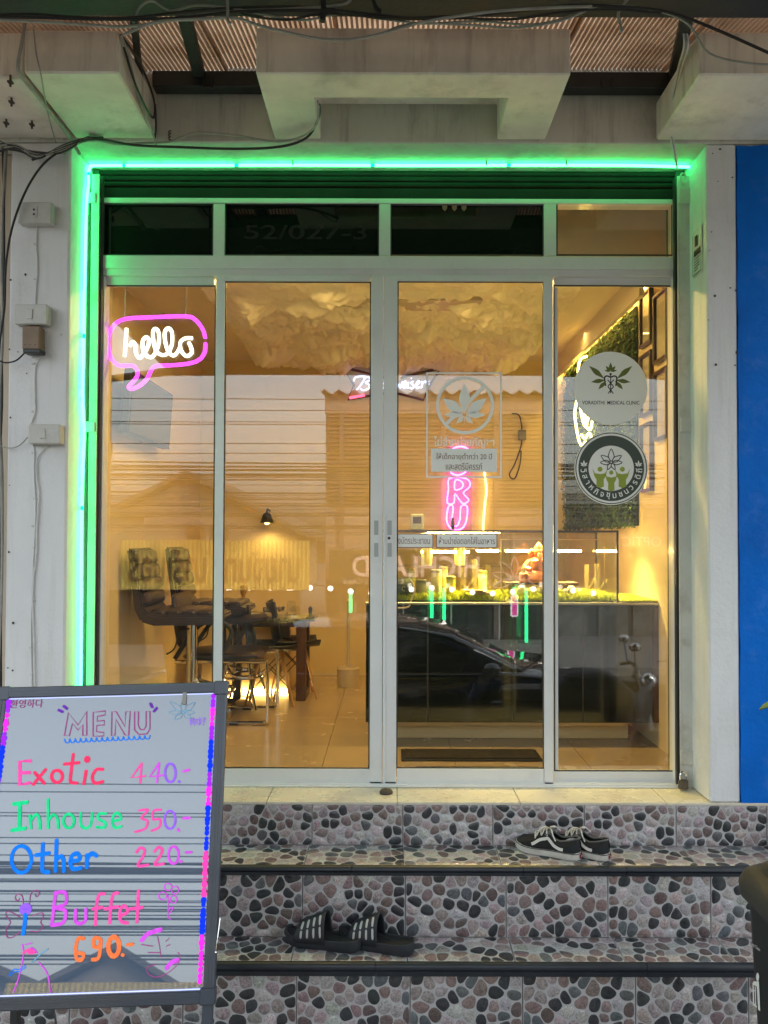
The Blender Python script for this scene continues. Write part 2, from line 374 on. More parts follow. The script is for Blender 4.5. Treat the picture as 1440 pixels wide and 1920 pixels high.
# ---- lean-to roof: corrugated sheet, rafters, beams, dark awning over the pavement
sheet_m = bpy.data.materials.new('fibreglass_sheet'); sheet_m.use_nodes = True
n = sheet_m.node_tree.nodes; L = sheet_m.node_tree.links; n.clear()
df = n.new('ShaderNodeBsdfDiffuse'); tl = n.new('ShaderNodeBsdfTranslucent'); mx = n.new('ShaderNodeMixShader'); mx.inputs[0].default_value = .5
tx = n.new('ShaderNodeTexNoise'); tx.inputs['Scale'].default_value = 6; tx.inputs['Detail'].default_value = 8; tc = n.new('ShaderNodeTexCoord'); L.new(tc.outputs['Object'], tx.inputs['Vector'])
cr = n.new('ShaderNodeValToRGB'); cr.color_ramp.elements[0].position = .35; cr.color_ramp.elements[0].color = (.50, .29, .16, 1); cr.color_ramp.elements[1].position = .55; cr.color_ramp.elements[1].color = (.74, .48, .30, 1)
L.new(tx.outputs[0], cr.inputs[0]); L.new(cr.outputs[0], df.inputs[0]); L.new(cr.outputs[0], tl.inputs[0])
L.new(df.outputs[0], mx.inputs[1]); L.new(tl.outputs[0], mx.inputs[2]); om = n.new('ShaderNodeOutputMaterial'); L.new(mx.outputs[0], om.inputs[0])
sheet_shade = sheet_m.copy(); sheet_shade.name = 'fibreglass_groove_shade'  # darker copy: shade of the valleys and slopes painted into the colour
for e_ in [x for x in sheet_shade.node_tree.nodes if x.type == 'VALTORGB'][0].color_ramp.elements: e_.color = tuple(c*.5 for c in e_.color[:3])+(1,)
awn = thing('awning', 'dark steel awning with corrugated translucent sheets above the shop front', 'awning', (0, 2.4, 3.6))
def sheet(x0, x1, up=0):
    mb = MB(); pitch = .0175; ya, za, yb, zb = 2.36, 3.705+up, 2.998, 3.84+up
    nn = int((x1-x0)/pitch)
    for i in range(nn):
        st = [(0, .005), (.46, .005), (.58, -.006), (.88, -.006), (1.0, .005)]
        for q in range(4):
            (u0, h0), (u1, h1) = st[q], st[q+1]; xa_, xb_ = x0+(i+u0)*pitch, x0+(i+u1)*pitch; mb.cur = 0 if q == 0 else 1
            mb.add([(xa_, ya, za+h0), (xb_, ya, za+h1), (xb_, yb, zb+h1), (xa_, yb, zb+h0)], [(0, 1, 2, 3)])
    mb.go('roof_sheet', [sheet_m, sheet_shade], awn)
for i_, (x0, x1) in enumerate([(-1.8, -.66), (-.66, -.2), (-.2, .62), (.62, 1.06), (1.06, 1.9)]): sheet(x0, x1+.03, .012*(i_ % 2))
def rafter(xa, xb, wd=.022):
    mb = MB(); mb.hexa([(xa-wd, 2.36, 3.655), (xa+wd, 2.36, 3.655), (xb+wd, 2.985, 3.785), (xb-wd, 2.985, 3.785), (xa-wd, 2.36, 3.69), (xa+wd, 2.36, 3.69), (xb+wd, 2.985, 3.82), (xb-wd, 2.985, 3.82)]); mb.go('rafter', dark_steel, awn, .002)
rafter(P(345, 30, 2.4).x, P(375, 150, 2.98).x); rafter(P(255, 40, 2.4).x, P(262, 150, 2.98).x, .012); rafter(P(1285, 40, 2.4).x, P(1262, 150, 2.98).x, .02); rafter(1.8, 1.8); rafter(-1.75, -1.75)
zA, zB_ = P(700, 163, 2.93).z, P(700, 133, 2.93).z
for x0, x1 in [(P(285, 150, 2.93).x, P(498, 150, 2.93).x), (P(1050, 150, 2.93).x, P(1262, 150, 2.93).x)]:
    boxo('beam', x0, x1, 2.93, 2.985, zA, zB_, dark_steel, awn, .003)
boxo('beam', -2.2, 2.75, 2.28, 2.40, P(700, 33, 2.40).z, 3.72, dark_steel, awn, .004)
for (px, d) in [(392, 2.95), (1135, 2.95)]:
    p = P(px, 168, d); MB().tube([(p.x-.02, p.y-.02, p.z+.03), (p.x-.015, p.y-.02, p.z-.004), (p.x+.015, p.y-.02, p.z-.004), (p.x+.02, p.y-.02, p.z+.03)], .006, 6).go('hook', dark_steel, awn)
# dark sheets from the beam out over the kerb
for i in range(7):
    x0 = -2.1+i*.7; mb = MB(); mb.hexa([(x0, -.8, 3.575), (x0+.697, -.8, 3.575), (x0+.697, 2.3, 3.70), (x0, 2.3, 3.70), (x0, -.8, 3.59), (x0+.697, -.8, 3.59), (x0+.697, 2.3, 3.715), (x0, 2.3, 3.715)])
    mb.go('roof_panel', dark_steel, awn)
boxo('fascia', -2.1, 2.8, -.84, -.8, 3.545, 3.62, dark_steel, awn, .003)
for x in (-3.3, 3.6):
    MB().tube([(x, -.7, 0), (x, -.7, 3.4), (x*.62, -.7, 3.56)], .04, 10).go('post', dark_steel, awn, smooth=True)
# ---- entrance steps with pebble tiles
steps = thing('entrance_steps', 'three tiled steps with pebble pattern tiles and black nosing strips', 'steps', (0, 2.7, 0))
bed = pm('pebble_tile_bed', (.44, .43, .425), .55, var=.1, vs=30, bump=.25, bs=150)
core = MB(); core.box(-1.75, 2.6, D1+.008, 3.0+.16, 0, FLOOR-.012); core.box(-1.75, 2.6, D2+.01, D1+.007, 0, T1-.01); core.box(-1.75, 2.6, D3+.01, D2+.009, 0, T2-.01); core.box(-1.75, 2.6, D4+.01, D3+.009, 0, T3-.01)
core.go('step_core', grout, steps)
peb = bpy.data.materials.new('glazed_pebble'); peb.use_nodes = True; n = peb.node_tree.nodes; L = peb.node_tree.links; b = n['Principled BSDF']
at = n.new('ShaderNodeAttribute'); at.attribute_name = 'tone'
tx = n.new('ShaderNodeTexNoise'); tx.inputs['Scale'].default_value = 75; tx.inputs['Detail'].default_value = 9; tx.inputs['Roughness'].default_value = .75; tx.inputs['Distortion'].default_value = 1.6
tc = n.new('ShaderNodeTexCoord'); L.new(tc.outputs['Object'], tx.inputs['Vector'])
mr = n.new('ShaderNodeMapRange'); mr.inputs[1].default_value = .32; mr.inputs[2].default_value = .68; mr.inputs[3].default_value = .35; mr.inputs[4].default_value = 1.75; L.new(tx.outputs[0], mr.inputs[0])
mu = n.new('ShaderNodeMix'); mu.data_type = 'RGBA'; mu.blend_type = 'MULTIPLY'; mu.inputs[0].default_value = 1; L.new(at.outputs['Color'], mu.inputs[6]); L.new(mr.outputs[0], mu.inputs[7]); L.new(mu.outputs[2], b.inputs['Base Color'])
b.inputs['Roughness'].default_value = .28; b.inputs['Coat Weight'].default_value = .15
PAL = [((.036, .038, .042), 27), ((.19, .138, .135), 16), ((.30, .25, .246), 22), ((.38, .355, .345), 16), ((.10, .105, .115), 12), ((.13, .095, .092), 9)]
def tone(rng):
    c = rng.choices([p[0] for p in PAL], [p[1] for p in PAL])[0]; k = rng.uniform(.8, 1.2); return tuple(min(x*k*rng.uniform(.94, 1.06), 1) for x in c)
def clip(poly, px, py, nx, ny):          # keep the side of the line nearer to the cell's own seed
    out = []
    for i in range(len(poly)):
        a, b2 = poly[i], poly[(i+1) % len(poly)]
        da = (a[0]-px)*nx+(a[1]-py)*ny; db = (b2[0]-px)*nx+(b2[1]-py)*ny
        if da <= 0: out.append(a)
        if (da < 0 < db) or (db < 0 < da):
            t = da/(da-db); out.append((a[0]+(b2[0]-a[0])*t, a[1]+(b2[1]-a[1])*t))
    return out
def design(wd, ht, sp, seed):
    rng = random.Random(seed); pts = []
    tries = 0
    while tries < 1100:
        p = (rng.uniform(.006, wd-.006), rng.uniform(.006, ht-.006)); tries += 1
        if all((p[0]-q[0])**2+(p[1]-q[1])**2 > (sp*rng.uniform(.72, 1.05))**2 for q in pts): pts.append(p)
    cells = []
    for i, p in enumerate(pts):
        poly = [(0, 0), (wd, 0), (wd, ht), (0, ht)]
        for j, q in enumerate(pts):
            if i == j: continue
            dx, dy = q[0]-p[0], q[1]-p[1]; l = math.hypot(dx, dy)
            if l > sp*3: continue
            nx, ny = dx/l, dy/l; off = .0022
            poly = clip(poly, p[0]+dx/2-nx*off, p[1]+dy/2-ny*off, nx, ny)
            if len(poly) < 3: break
        if len(poly) < 3: continue
        poly = [(min(max(a, .0022), wd-.0022), min(max(c, .0022), ht-.0022)) for a, c in poly]
        per = [0.0]
        for k in range(len(poly)): a, c = poly[k], poly[(k+1) % len(poly)]; per.append(per[-1]+math.hypot(a[0]-c[0], a[1]-c[1]))
        if per[-1] < sp*.9: continue
        q = []; NP = 14
        for t in range(NP):
            s_ = per[-1]*t/NP; k = max(i_ for i_ in range(len(poly)) if per[i_] <= s_+1e-12); f_ = (s_-per[k])/max(per[k+1]-per[k], 1e-9); a, c = poly[k], poly[(k+1) % len(poly)]; q.append((a[0]+(c[0]-a[0])*f_, a[1]+(c[1]-a[1])*f_))
        jit = rng.uniform(.28, .5)
        for _ in range(2): q = [((1-jit)*q[t][0]+jit*.5*(q[t-1][0]+q[(t+1) % NP][0]), (1-jit)*q[t][1]+jit*.5*(q[t-1][1]+q[(t+1) % NP][1])) for t in range(NP)]
        mx_ = sum(p_[0] for p_ in q)/NP; my_ = sum(p_[1] for p_ in q)/NP; gk = rng.uniform(1.0, 1.07)
        poly = [(mx_+(a-mx_)*gk, my_+(c-my_)*gk) for a, c in q]
        A = sum(poly[k][0]*poly[(k+1) % len(poly)][1]-poly[(k+1) % len(poly)][0]*poly[k][1] for k in range(len(poly)))/2
        if abs(A) < sp*sp*.12: continue
        cells.append((poly, tone(rng)))
    return cells
def pebble_geo(poly, fr, h=.0022):
    """fr(u, v, height) -> point"""
    m = len(poly); cx = sum(p[0] for p in poly)/m; cy = sum(p[1] for p in poly)/m
    vs = [fr(a, c, 0) for a, c in poly]+[fr(cx+(a-cx)*.84, cy+(c-cy)*.84, h) for a, c in poly]
    fs = []
    for k in range(m):
        l = (k+1) % m; fs.append((k, l, m+l, m+k))
    fs.append(tuple(m+k for k in range(m)))
    return vs, fs
def tone_mesh(name, parts):
    vs = []; fs = []; cols = []
    for v, f, c in parts:
        b0 = len(vs); vs += v; fs += [tuple(b0+i for i in q) for q in f]; cols += [c]*len(v)
    me = plainmesh(name, vs, fs, True)
    at_ = me.attributes.new('tone', 'FLOAT_COLOR', 'POINT')
    flat = []
    for c in cols: flat += [c[0], c[1], c[2], 1]
    at_.data.foreach_set('color', flat)
    return me
DES = {}
budget = [300]
def tile_row(kind, xs, d0, z0, d1, z1, sp, single, seeds):
    """riser: plane y=d0, z0..z1; tread: plane z=z0, y d0..d1"""
    for i in range(len(xs)-1):
        xa, xb = xs[i]+.0018, xs[i+1]-.0018; wd = xb-xa
        ht = (z1-z0) if kind == 'riser' else (d1-d0)
        sd_ = seeds[i % len(seeds)]; key = (kind, round(wd, 2), round(ht, 2), sd_)
        if key not in DES: DES[key] = design(wd, ht, sp, sd_)
        cells = DES[key]
        if kind == 'riser':
            t = boxo('tile', xa, xb, d0, d0+.009, z0+.001, z1-.001, bed, steps, .001)
            fr = lambda u, v, h: (xa+u, d0-h, z0+v)
        else:
            t = boxo('tile', xa, xb, d0+.001, d1-.001, z0-.009, z0, bed, steps, .001)
            fr = lambda u, v, h: (xa+u, d0+v, z0+h)
        rest = []
        px0 = 731+1442*xa/d0; vis = single and px0 > 250 and px0 < 1420
        for poly, c in cells:
            v, f = pebble_geo(poly, fr, .0022 if kind == 'riser' else .0012)
            if kind == 'riser': f = [tuple(reversed(q)) for q in f]; f = [tuple(reversed(q)) for q in f]
            if vis and budget[0] > 0:
                budget[0] -= 1; link('pebble', tone_mesh('pebble', [(v, f, c)]), peb, t)
            else: rest.append((v, f, c))
        if rest: link('pebble_inlay', tone_mesh('pebble_inlay', rest), peb, t, kind='stuff')
def xs_of(px, d, py): return [P(p, py, d).x for p in px]
tile_row('riser', xs_of([-100, 74, 245, 415, 585, 755, 924, 1096, 1268, 1438, 1610, 1780], D1, 1545), D1, T1, 0, FLOOR-.011, .0355, False, [3, 11, 5, 11, 3, 5, 7])
tile_row('riser', xs_of([-20, 180, 374, 567, 760, 949, 1140, 1333, 1526, 1720], D2, 1700), D2, T2, 0, T1-.034, .038, True, [21, 22, 23, 24, 23, 25, 26])
tile_row('riser', xs_of([-90, 130, 343, 556, 769, 980, 1192, 1404, 1616, 1830], D3, 1870), D3, T3, 0, T2-.043, .040, True, [31, 32, 22, 33, 34, 34, 35])
tile_row('riser', [-1.7+.385*i for i in range(10)], D4, 0, 0, T3-.043, .045, False, [41, 42])
tile_row('tread', xs_of([-120, 58, 232, 406, 580, 755, 928, 1102, 1276, 1450, 1624, 1790], D1, 1585), D2, T1, D1, 0, .042, False, [51, 52, 53, 54])
tile_row('tread', xs_of([-40, 160, 358, 556, 762, 953, 1148, 1343, 1540, 1735], D2, 1757), D3, T2, D2, 0, .042, False, [61, 62, 63, 64])
tile_row('tread', [-1.7+.37*i for i in range(11)], D4, T3, D3, 0, .047, False, [71, 72])
def nosing(xs, d, ztop, th):
    for i in range(len(xs)-1):
        mb = MB(); x0, x1 = xs[i]+.0008, xs[i+1]-.0008; f = d-.022; y1 = d-.0005
        prof = [(y1, ztop-th), (f+.004, ztop-th), (f+.002, ztop-th*.62), (f+.006, ztop-th*.56), (f+.004, ztop-th*.5), (f, ztop-th*.4), (f, ztop-.010), (f+.003, ztop-.003), (f+.010, ztop+.001), (y1, ztop+.001)]
        mb.prism(prof, 'x', x0, x1); mb.go('nosing', nosing_m, steps, smooth=True)
nosing(xs_of([-260, 25, 330, 660, 980, 1172, 1560, 1830], D2, 1630), D2, T1, .031)
nosing(xs_of([-260, 60, 390, 705, 1210, 1560, 1900], D3, 1815), D3, T2, .041)
nosing([-1.7, -.6, .5, 1.6, 2.5], D4, T3, .041)
# cream threshold tiles
tx_ = xs_of([-90, 150, 500, 745, 975, 1250], D1, 1500)+[2.4]
for i in range(len(tx_)-1):
    y1 = 3.165; x0, x1 = tx_[i]+.0012, tx_[i+1]-.0012
    if i == len(tx_)-2: x1 = XR0+.3
    sk = [.022, .03, .03, .0, -.022, -.02, 0]
    mb = MB(); a, c = sk[i], sk[i+1]
    mb.hexa([(x0, D1-.004, FLOOR-.011), (x1, D1-.004, FLOOR-.011), (x1+c*0, 3.2, FLOOR-.011), (x0+a*0, 3.2, FLOOR-.011), (x0, D1-.004, FLOOR-.0005), (x1, D1-.004, FLOOR-.0005), (x1, 3.2, FLOOR-.0005), (x0, 3.2, FLOOR-.0005)])
    mb.go('threshold_tile', cream_tile, steps, .0012)
# ---- the room
RX0, RX1, RY0, RY1, CEIL, RTOP = -1.42, 1.32, 3.32, 5.75, 3.33, 3.9
for i in range(5):
    for j in range(5):
        x0 = -1.5+i*.6; y0 = 3.2+j*.6
        if i == j == 0: fl = thing('shop_floor', 'glossy beige tiled floor inside the shop', 'floor', (0, 4, FLOOR), kind='structure')
        boxo('tile', x0+.001, x0+.599, y0+.001, min(y0+.599, 6), FLOOR-.012, FLOOR-.0008, shop_tile, fl, .0008)
boxo('shop_floor_slab', -1.6, 1.6, 3.17, 6, .7, FLOOR-.0125, grout, kind='structure')
boxo('wall_left', RX0-.12, RX0, 3.345, 6, FLOOR, RTOP, room_wall, kind='structure')
boxo('wall_right', RX1, RX1+.12, 3.345, 6, FLOOR, RTOP, room_wall, kind='structure')
boxo('wall_back', RX0, RX1, RY1, RY1+.1, FLOOR, RTOP, room_wall, kind='structure')
boxo('wall_front_left', RX0-.12, XL1+.0, 3.341, 3.344, FLOOR, RTOP, room_wall, kind='structure')
ceil_p = pm('ceiling_paint', (.68, .6, .46), .7, var=.04, vs=2)
boxo('ceiling', RX0-.1, RX1+.1, 3.60, 5.9, CEIL, CEIL+.1, ceil_p, kind='structure')
boxo('ceiling_upper', RX0-.1, RX1+.1, 3.345, 3.62, RTOP, RTOP+.1, ceil_p, kind='structure')
boxo('ceiling_step', RX0, RX1, 3.60, 3.63, CEIL+.1, RTOP, ceil_p, kind='structure')
# cotton-wool cloud ceiling
cot = pm('cotton_wool', (.80, .73, .60), 1.0, var=.06, vs=8, bump=.45, bs=110)
nx, ny = 220, 200; vs = []; fs = []
for j in range(ny+1):
    for i in range(nx+1):
        x = -1.0+2.0*i/nx; y = 3.86+1.86*j/ny
        q = Vector((x*3.1, y*3.1, 0)); h = 0
        for o_, am in ((1, .055), (2.1, .034), (4.7, .018), (9.5, .009), (21, .004)):
            h += am*abs(noise.noise(q*o_+Vector((o_*7, 3, 1))))*2.6
        e = min(1, (x+1.0)/.12, (1.0-x)/.12, (y-3.86)/.75, (5.72-y)/.06); e = max(e, 0)
        jx = noise.noise(q*5)*.012
        vs.append((x+jx, y+noise.noise(q*5.3+Vector((9, 9, 9)))*.012, CEIL-.004-max(h*1.0+.02, .0)*e**.5))
for j in range(ny):
    for i in range(nx):
        a0 = j*(nx+1)+i; fs.append((a0, a0+nx+1, a0+nx+2, a0+1))
link('cotton_ceiling', plainmesh('cotton_ceiling', vs, fs, True), cot, kind='stuff')
# ================================================================ shutter, door frame, sliding doors
sh = thing('roller_shutter', 'raised steel roller shutter with its white painted side guides', 'shutter', (0, 3.18, FLOOR))
for (px0, px1) in ((165, 180), (1273, 1297)):
    a = rect(px0, 400, px1, 1470, 3.172)
    mb = MB(); mb.box(a[0], a[1], 3.172, 3.178, FLOOR, P(720, 330, 3.18).z)
    wv = a[1] if px0 < 700 else a[0]
    mb.go('guide', guide_m, sh, .001)
    boxo('guide_return', *( (a[0]+.001, a[0]+.005) if px0 < 700 else (a[1]-.005, a[1]-.001)), 3.179, 3.21, FLOOR, P(720, 330, 3.18).z, guide_m, sh)
    boxo('guide_slot', *((a[1]+.001, a[1]+.008) if px0 < 700 else (a[0]-.008, a[0]-.001)), 3.185, 3.205, FLOOR, P(720, 330, 3.18).z, alu_dim, sh)
for i in range(3):
    y0, y1 = 318+i*11, 328+i*11
    a = rect(186, y0, 1270, y1, 3.22+i*.006); mb = MB(); mb.tube([(a[0], 3.235+i*.004, (a[2]+a[3])/2), (a[1], 3.235+i*.004, (a[2]+a[3])/2)], (a[3]-a[2])*.52, 8); mb.go('slat', shutter_m, sh, smooth=True)
a = rect(186, 350, 1270, 371, 3.2); boxo('bottom_bar', a[0], a[1], 3.215, 3.235, a[2], a[3], shutter_m, sh, .002)
# right-hand bracket and hinge plates on the guide
for (x0, y0, x1, y1) in ((1273, 352, 1297, 382), (1276, 783, 1300, 810), (1276, 1408, 1303, 1434)):
    a = rect(x0, y0, x1, y1, 3.165); boxo('hinge_plate', a[0], a[1], 3.163, 3.171, a[2], a[3], guide_m, sh, .002)
a = P(1281, 335, 3.16); MB().tube([a+Vector((.012*math.cos(t*.6), 0, .024*math.sin(t*.6))) for t in range(10)], .004, 6).go('shackle', guide_m, sh, smooth=True)
for (x, y) in ((165, 370), (163, 800)):
    a = rect(x-8, y-10, x+14, y+10, 3.165); boxo('hinge_plate', a[0], a[1], 3.165, 3.171, a[2], a[3], guide_m, sh, .002)
# ---- fixed frame
fr = thing('door_frame', 'white aluminium shop front frame with dark transom panes', 'door frame', (0, 3.2, FLOOR))
FD = 3.205
def bar(name, x0, y0, x1, y1, d0, d1, par, m=alu, bev=.0015):
    a = rect(x0, y0, x1, y1, d0); return boxo(name, a[0], a[1], d0, d1, a[2], a[3], m, par, bev)
XA, XB = 187, 1267
bar('rail', XA, 372, XB, 381, FD, FD+.06, fr); bar('rail', XA, 480, XB, 504, FD-.004, FD+.06, fr); bar('rail', XA, 504.6, XB, 517, FD+.002, FD+.06, fr)
boxo('sill_track', rect(XA, 0, XB, 9, FD)[0], rect(XA, 0, XB, 9, FD)[1], 3.17, 3.29, FLOOR+.0005, FLOOR+.006, alu, fr, .001)
for y in (3.178, 3.2, 3.24): boxo('track_rib', rect(XA, 0, XB, 9, FD)[0], rect(XA, 0, XB, 9, FD)[1], y, y+.003, FLOOR+.0062, FLOOR+.013, alu, fr)
for x0, x1 in ((XA, 192), (400, 421), (711, 732), (1020, 1043), (1262, XB)): bar('mullion', x0, 381.4, x1, 479.6, FD+.001, FD+.06, fr)
for x0, x1 in ((XA, 191), (1263, XB)): bar('jamb', x0, 517.4, x1, 1476, FD+.001, FD+.06, fr)
def gasket(x0, y0, x1, y1, d, par, t=2.2):
    a = rect(x0, y0, x1, y1, d); k = t*d/1442; mb = MB()
    for q in ((a[0], a[1], a[2], a[2]+k), (a[0], a[1], a[3]-k, a[3]), (a[0], a[0]+k, a[2]+k, a[3]-k), (a[1]-k, a[1], a[2]+k, a[3]-k)): mb.box(q[0], q[1], d, d+.006, q[2], q[3])
    return mb.go('seal', alu_dim, par)
def pane(x0, y0, x1, y1, d, par, m=clear_glass, name='pane', label=None):
    a = rect(x0, y0, x1, y1, d); o = boxo(name, a[0], a[1], d, d+.005, a[2], a[3], m, par, label=label); return o
for k, (x0, x1) in enumerate(((192, 400), (421, 711), (732, 1020), (1043, 1262))):
    pane(x0, 381, x1, 480, FD+.02, fr, dark_glass if k < 3 else clear_glass, label='dark filmed transom pane' if k < 3 else 'clear transom pane'); gasket(x0+.3, 381.6, x1-.3, 479, FD+.008, fr)
p = P(573, 435, FD+.016); num_m = pm('black_vinyl', (.004, .004, .004), .35)
num = put_text('house_number', '52/027-3', (p.x, FD+.0185, p.z), num_m, fr, height=.062, width=P(688, 430, 3.22).x-P(458, 430, 3.22).x, bold=.012)
for k in range(3):
    p = P(834+k*18, 388, FD+.017); sx = .012; MB().prism([(p.x-sx, p.z+.014), (p.x+sx, p.z+.014), (p.x+sx*.8, p.z-.008), (p.x, p.z-.018), (p.x-sx*.8, p.z-.008)], 'y', FD+.0165, FD+.0185).go('sticker', pm('old_sticker', (.30, .26, .14), .6), fr)
# left and right fixed lights
for x0, x1, b0 in ((191, 402, 1447), (1038, 1263, 1447)):
    bar('rail', x0+.4, 517.4, x1-.4, 534, FD+.022, FD+.055, fr); bar('rail', x0+.4, b0, x1-.4, 1476, FD+.022, FD+.055, fr)
    pane(x0, 534, x1, b0, FD+.032, fr, label='fixed side pane'); gasket(x0+.4, 534.5, x1-.4, b0-.5, FD+.026, fr)
boxo('stile', rect(1038, 520, 1046, 1400, FD+.03)[0], rect(1038, 520, 1046, 1400, FD+.03)[1], FD+.03, FD+.05, P(720, 1447, FD).z, P(720, 534, FD).z, alu, fr)
fl_, fr_ = rect(XA, 0, XB, 9, FD)[:2]
for x0, x1 in ((XL1+.001, fl_-.0015), (fr_+.0015, XR0-.001)): boxo('leak_filler', x0, x1, 3.222, 3.335, FLOOR, SOF-.001, alu_dim, fr)  # dark fillers added beside the frame to stop room light leaking out
boxo('leak_filler', fl_-.001, fr_+.001, 3.268, 3.335, P(720, 374, 3.26).z, SOF-.001, shutter_m, fr)  # dark panel added above the frame to block the room light
ds = P(724, 1482, 3.1); t_ = thing('door_stop', 'small brown rubber door stop on the cream threshold', 'door stop', (ds.x, ds.y, FLOOR)); MB().lathe([(.026, 0), (.027, .006), (.022, .014), (.010, .016)], (ds.x, ds.y, FLOOR), 16).go('pad', pm('brown_rubber', (.06, .04, .03), .7), t_, smooth=True); MB().lathe([(.006, .016), (.006, .019), (.003, .02)], (ds.x, ds.y, FLOOR), 8).go('screw', screw_m, t_)
# ---- sliding doors
DD = 3.2
def sliding(x0, x1, sl_, sr_, label, hx):
    dr = thing('sliding_door', label, 'door', (P((x0+x1)/2, 1470, DD).x, DD, FLOOR), group='sliding glass doors')
    a = [bar('stile', x0, 516, x0+sl_, 1471, DD, DD+.028, dr), bar('stile', x1-sr_, 516, x1, 1471, DD, DD+.028, dr)]
    bar('rail', x0+sl_+.2, 516, x1-sr_-.2, 527, DD+.001, DD+.027, dr); bar('rail', x0+sl_+.2, 1442, x1-sr_-.2, 1471, DD+.001, DD+.027, dr)
    g = pane(x0+sl_, 527, x1-sr_, 1442, DD+.014, dr, label='clear door glass'); gasket(x0+sl_+.3, 527.5, x1-sr_-.3, 1441.5, DD+.008, dr)
    h = bar('handle', hx-6.5, 965, hx+6.5, 1054, DD-.002, DD-.0005, dr)
    for y0, y1 in ((976, 1003), (1018, 1044)):
        b_ = rect(hx-4, y0, hx+4, y1, DD-.0026); o = boxo('finger_slot', b_[0], b_[1], DD-.0034, DD-.0022, b_[2], b_[3], pm('slot_grey', (.36, .37, .36), .5), h, .0008)
    return dr, g
d1, g1 = sliding(402, 717.6, 16, 23, 'sliding glass door showing the black chairs and table', 705.5)
d2, g2 = sliding(718.4, 1037, 25.5, 17, 'sliding glass door with the leaf warning stickers', 730.5)
p = P(729.5, 1009, DD-.003); MB().lathe([(.006, -.001), (.006, -.004), (.003, -.004)], (p.x, DD-.001, p.z), 12, 'y').go('lock', pm('lock_black', (.01, .01, .01), .3), d2)
bar('strip', 718.5, 960, 723, 1470, DD-.004, DD-.0005, d2)
# padlock hanging on the guide foot
pk = P(1281, 1480, 3.15); pd = thing('padlock', 'small steel padlock hanging at the foot of the shutter guide', 'padlock', (pk.x, 3.15, FLOOR))
MB().box(pk.x-.019, pk.x+.019, 3.14, 3.158, FLOOR+.003, FLOOR+.043).go('body', pm('padlock_steel', (.16, .14, .12), .4, metal=.8, var=.2, vs=30), pd, .004, seg=2)
MB().tube([(pk.x-.012, 3.149, FLOOR+.042), (pk.x-.012, 3.149, FLOOR+.062), (pk.x, 3.149, FLOOR+.073), (pk.x+.012, 3.149, FLOOR+.062), (pk.x+.012, 3.149, FLOOR+.042)], .004, 7, sm=4).go('shackle', chrome, pd, smooth=True)
# ================================================================ stickers on the glass
vin_w = pm('white_vinyl', (.80, .80, .75), .55); vin_t = pm('brown_lettering', (.20, .10, .06), .6); vin_bk = pm('dark_green_vinyl', (.04, .055, .042), .5)
olive = pm('olive_print', (.11, .13, .015), .6); lime = pm('lime_print', (.27, .34, .035), .6); ink = pm('black_print', (.012, .013, .012), .5)
SD = DD+.0125                             # sticker plane, on the street side of the door glass
SF = FD+.0305                             # the same on the fixed light
def flat(mb, poly, d): return mb.prism(poly, 'y', d, d+.0006)
def ringpoly(mb, c, r0, r1, d, n=64):
    vs = []; fs = []
    for k in range(n):
        a = 2*math.pi*k/n; ca, sa = math.cos(a), math.sin(a)
        vs += [(c.x+r0*ca, d, c.z+r0*sa), (c.x+r1*ca, d, c.z+r1*sa)]
    for k in range(n): l = (k+1) % n; fs.append((2*k, 2*k+1, 2*l+1, 2*l))
    return mb.add(vs, fs)
def disc(mb, c, r, d, n=48, r2=None): return flat(mb, [(c.x+r*math.cos(2*math.pi*k/n), c.z+(r2 or r)*math.sin(2*math.pi*k/n)) for k in range(n)], d)
def leaflet(mb, c, ang, ln, wd, d, back=0.0):
    ca, sa = math.cos(ang), math.sin(ang); prof = [(back, 0), (.25, .55), (.45, 1), (.62, .92), (.82, .45), (1, 0), (.82, -.45), (.62, -.92), (.45, -1), (.25, -.55)]
    return flat(mb, [(c[0]+ca*ln*t-sa*wd*s, c[1]+sa*ln*t+ca*wd*s) for t, s in prof], d)
def fan(mb, c, s, d, spec): 
    for ang, ln, wd in spec: leaflet(mb, c, R(ang), ln*s, wd*s, d, .06)
LEAF7 = ((90, 1, .17), (38, .86, .16), (142, .86, .16), (2, .64, .1), (178, .64, .1), (-45, .36, .07), (225, .36, .07))
st = thing('warning_sticker', 'white frame sticker with crossed out leaf and age warning on the door glass', 'sticker', (P(871, 895, SD).x, SD, P(871, 895, SD).z))
a = rect(799, 698, 941, 896, SD); k = .0075; mb = MB()
for q in ((a[0], a[1], a[2], a[2]+k), (a[0], a[1], a[3]-k, a[3]), (a[0], a[0]+k, a[2]+k, a[3]-k), (a[1]-k, a[1], a[2]+k, a[3]-k)): mb.box(q[0], q[1], SD, SD+.0006, q[2], q[3])
mb.go('border', vin_w, st)
c = P(872, 760, SD); mb = MB(); ringpoly(mb, c, .1085, .122, SD); mb.go('ring', vin_w, st)
mb = MB(); t0 = Vector((math.cos(R(45)), 0, math.sin(R(45)))); u0 = Vector((-t0.z, 0, t0.x))
flat(mb, [((c+t0*s*.112+u0*q).x, (c+t0*s*.112+u0*q).z) for s, q in ((-1, -.0075), (1, -.0075), (1, .0075), (-1, .0075))], SD+.0001); mb.go('slash', vin_w, st)
mb = MB(); fan(mb, (c.x-.002, c.z-.042), .137, SD-.0003, LEAF7); mb.box(c.x-.003, c.x-.001, SD-.0003, SD, c.z-.075, c.z-.045); mb.go('leaf', vin_w, st)
p = P(870, 829, SD); put_text('lettering', 'ไม่จำหน่ายกัญชา', (p.x, SD-.0004, p.z), vin_w, st, width=.255, height=.05, bold=.022)
a = rect(808, 841, 932, 885, SD); pl_ = boxo('white_panel', a[0], a[1], SD, SD+.0006, a[2], a[3], vin_w, st)
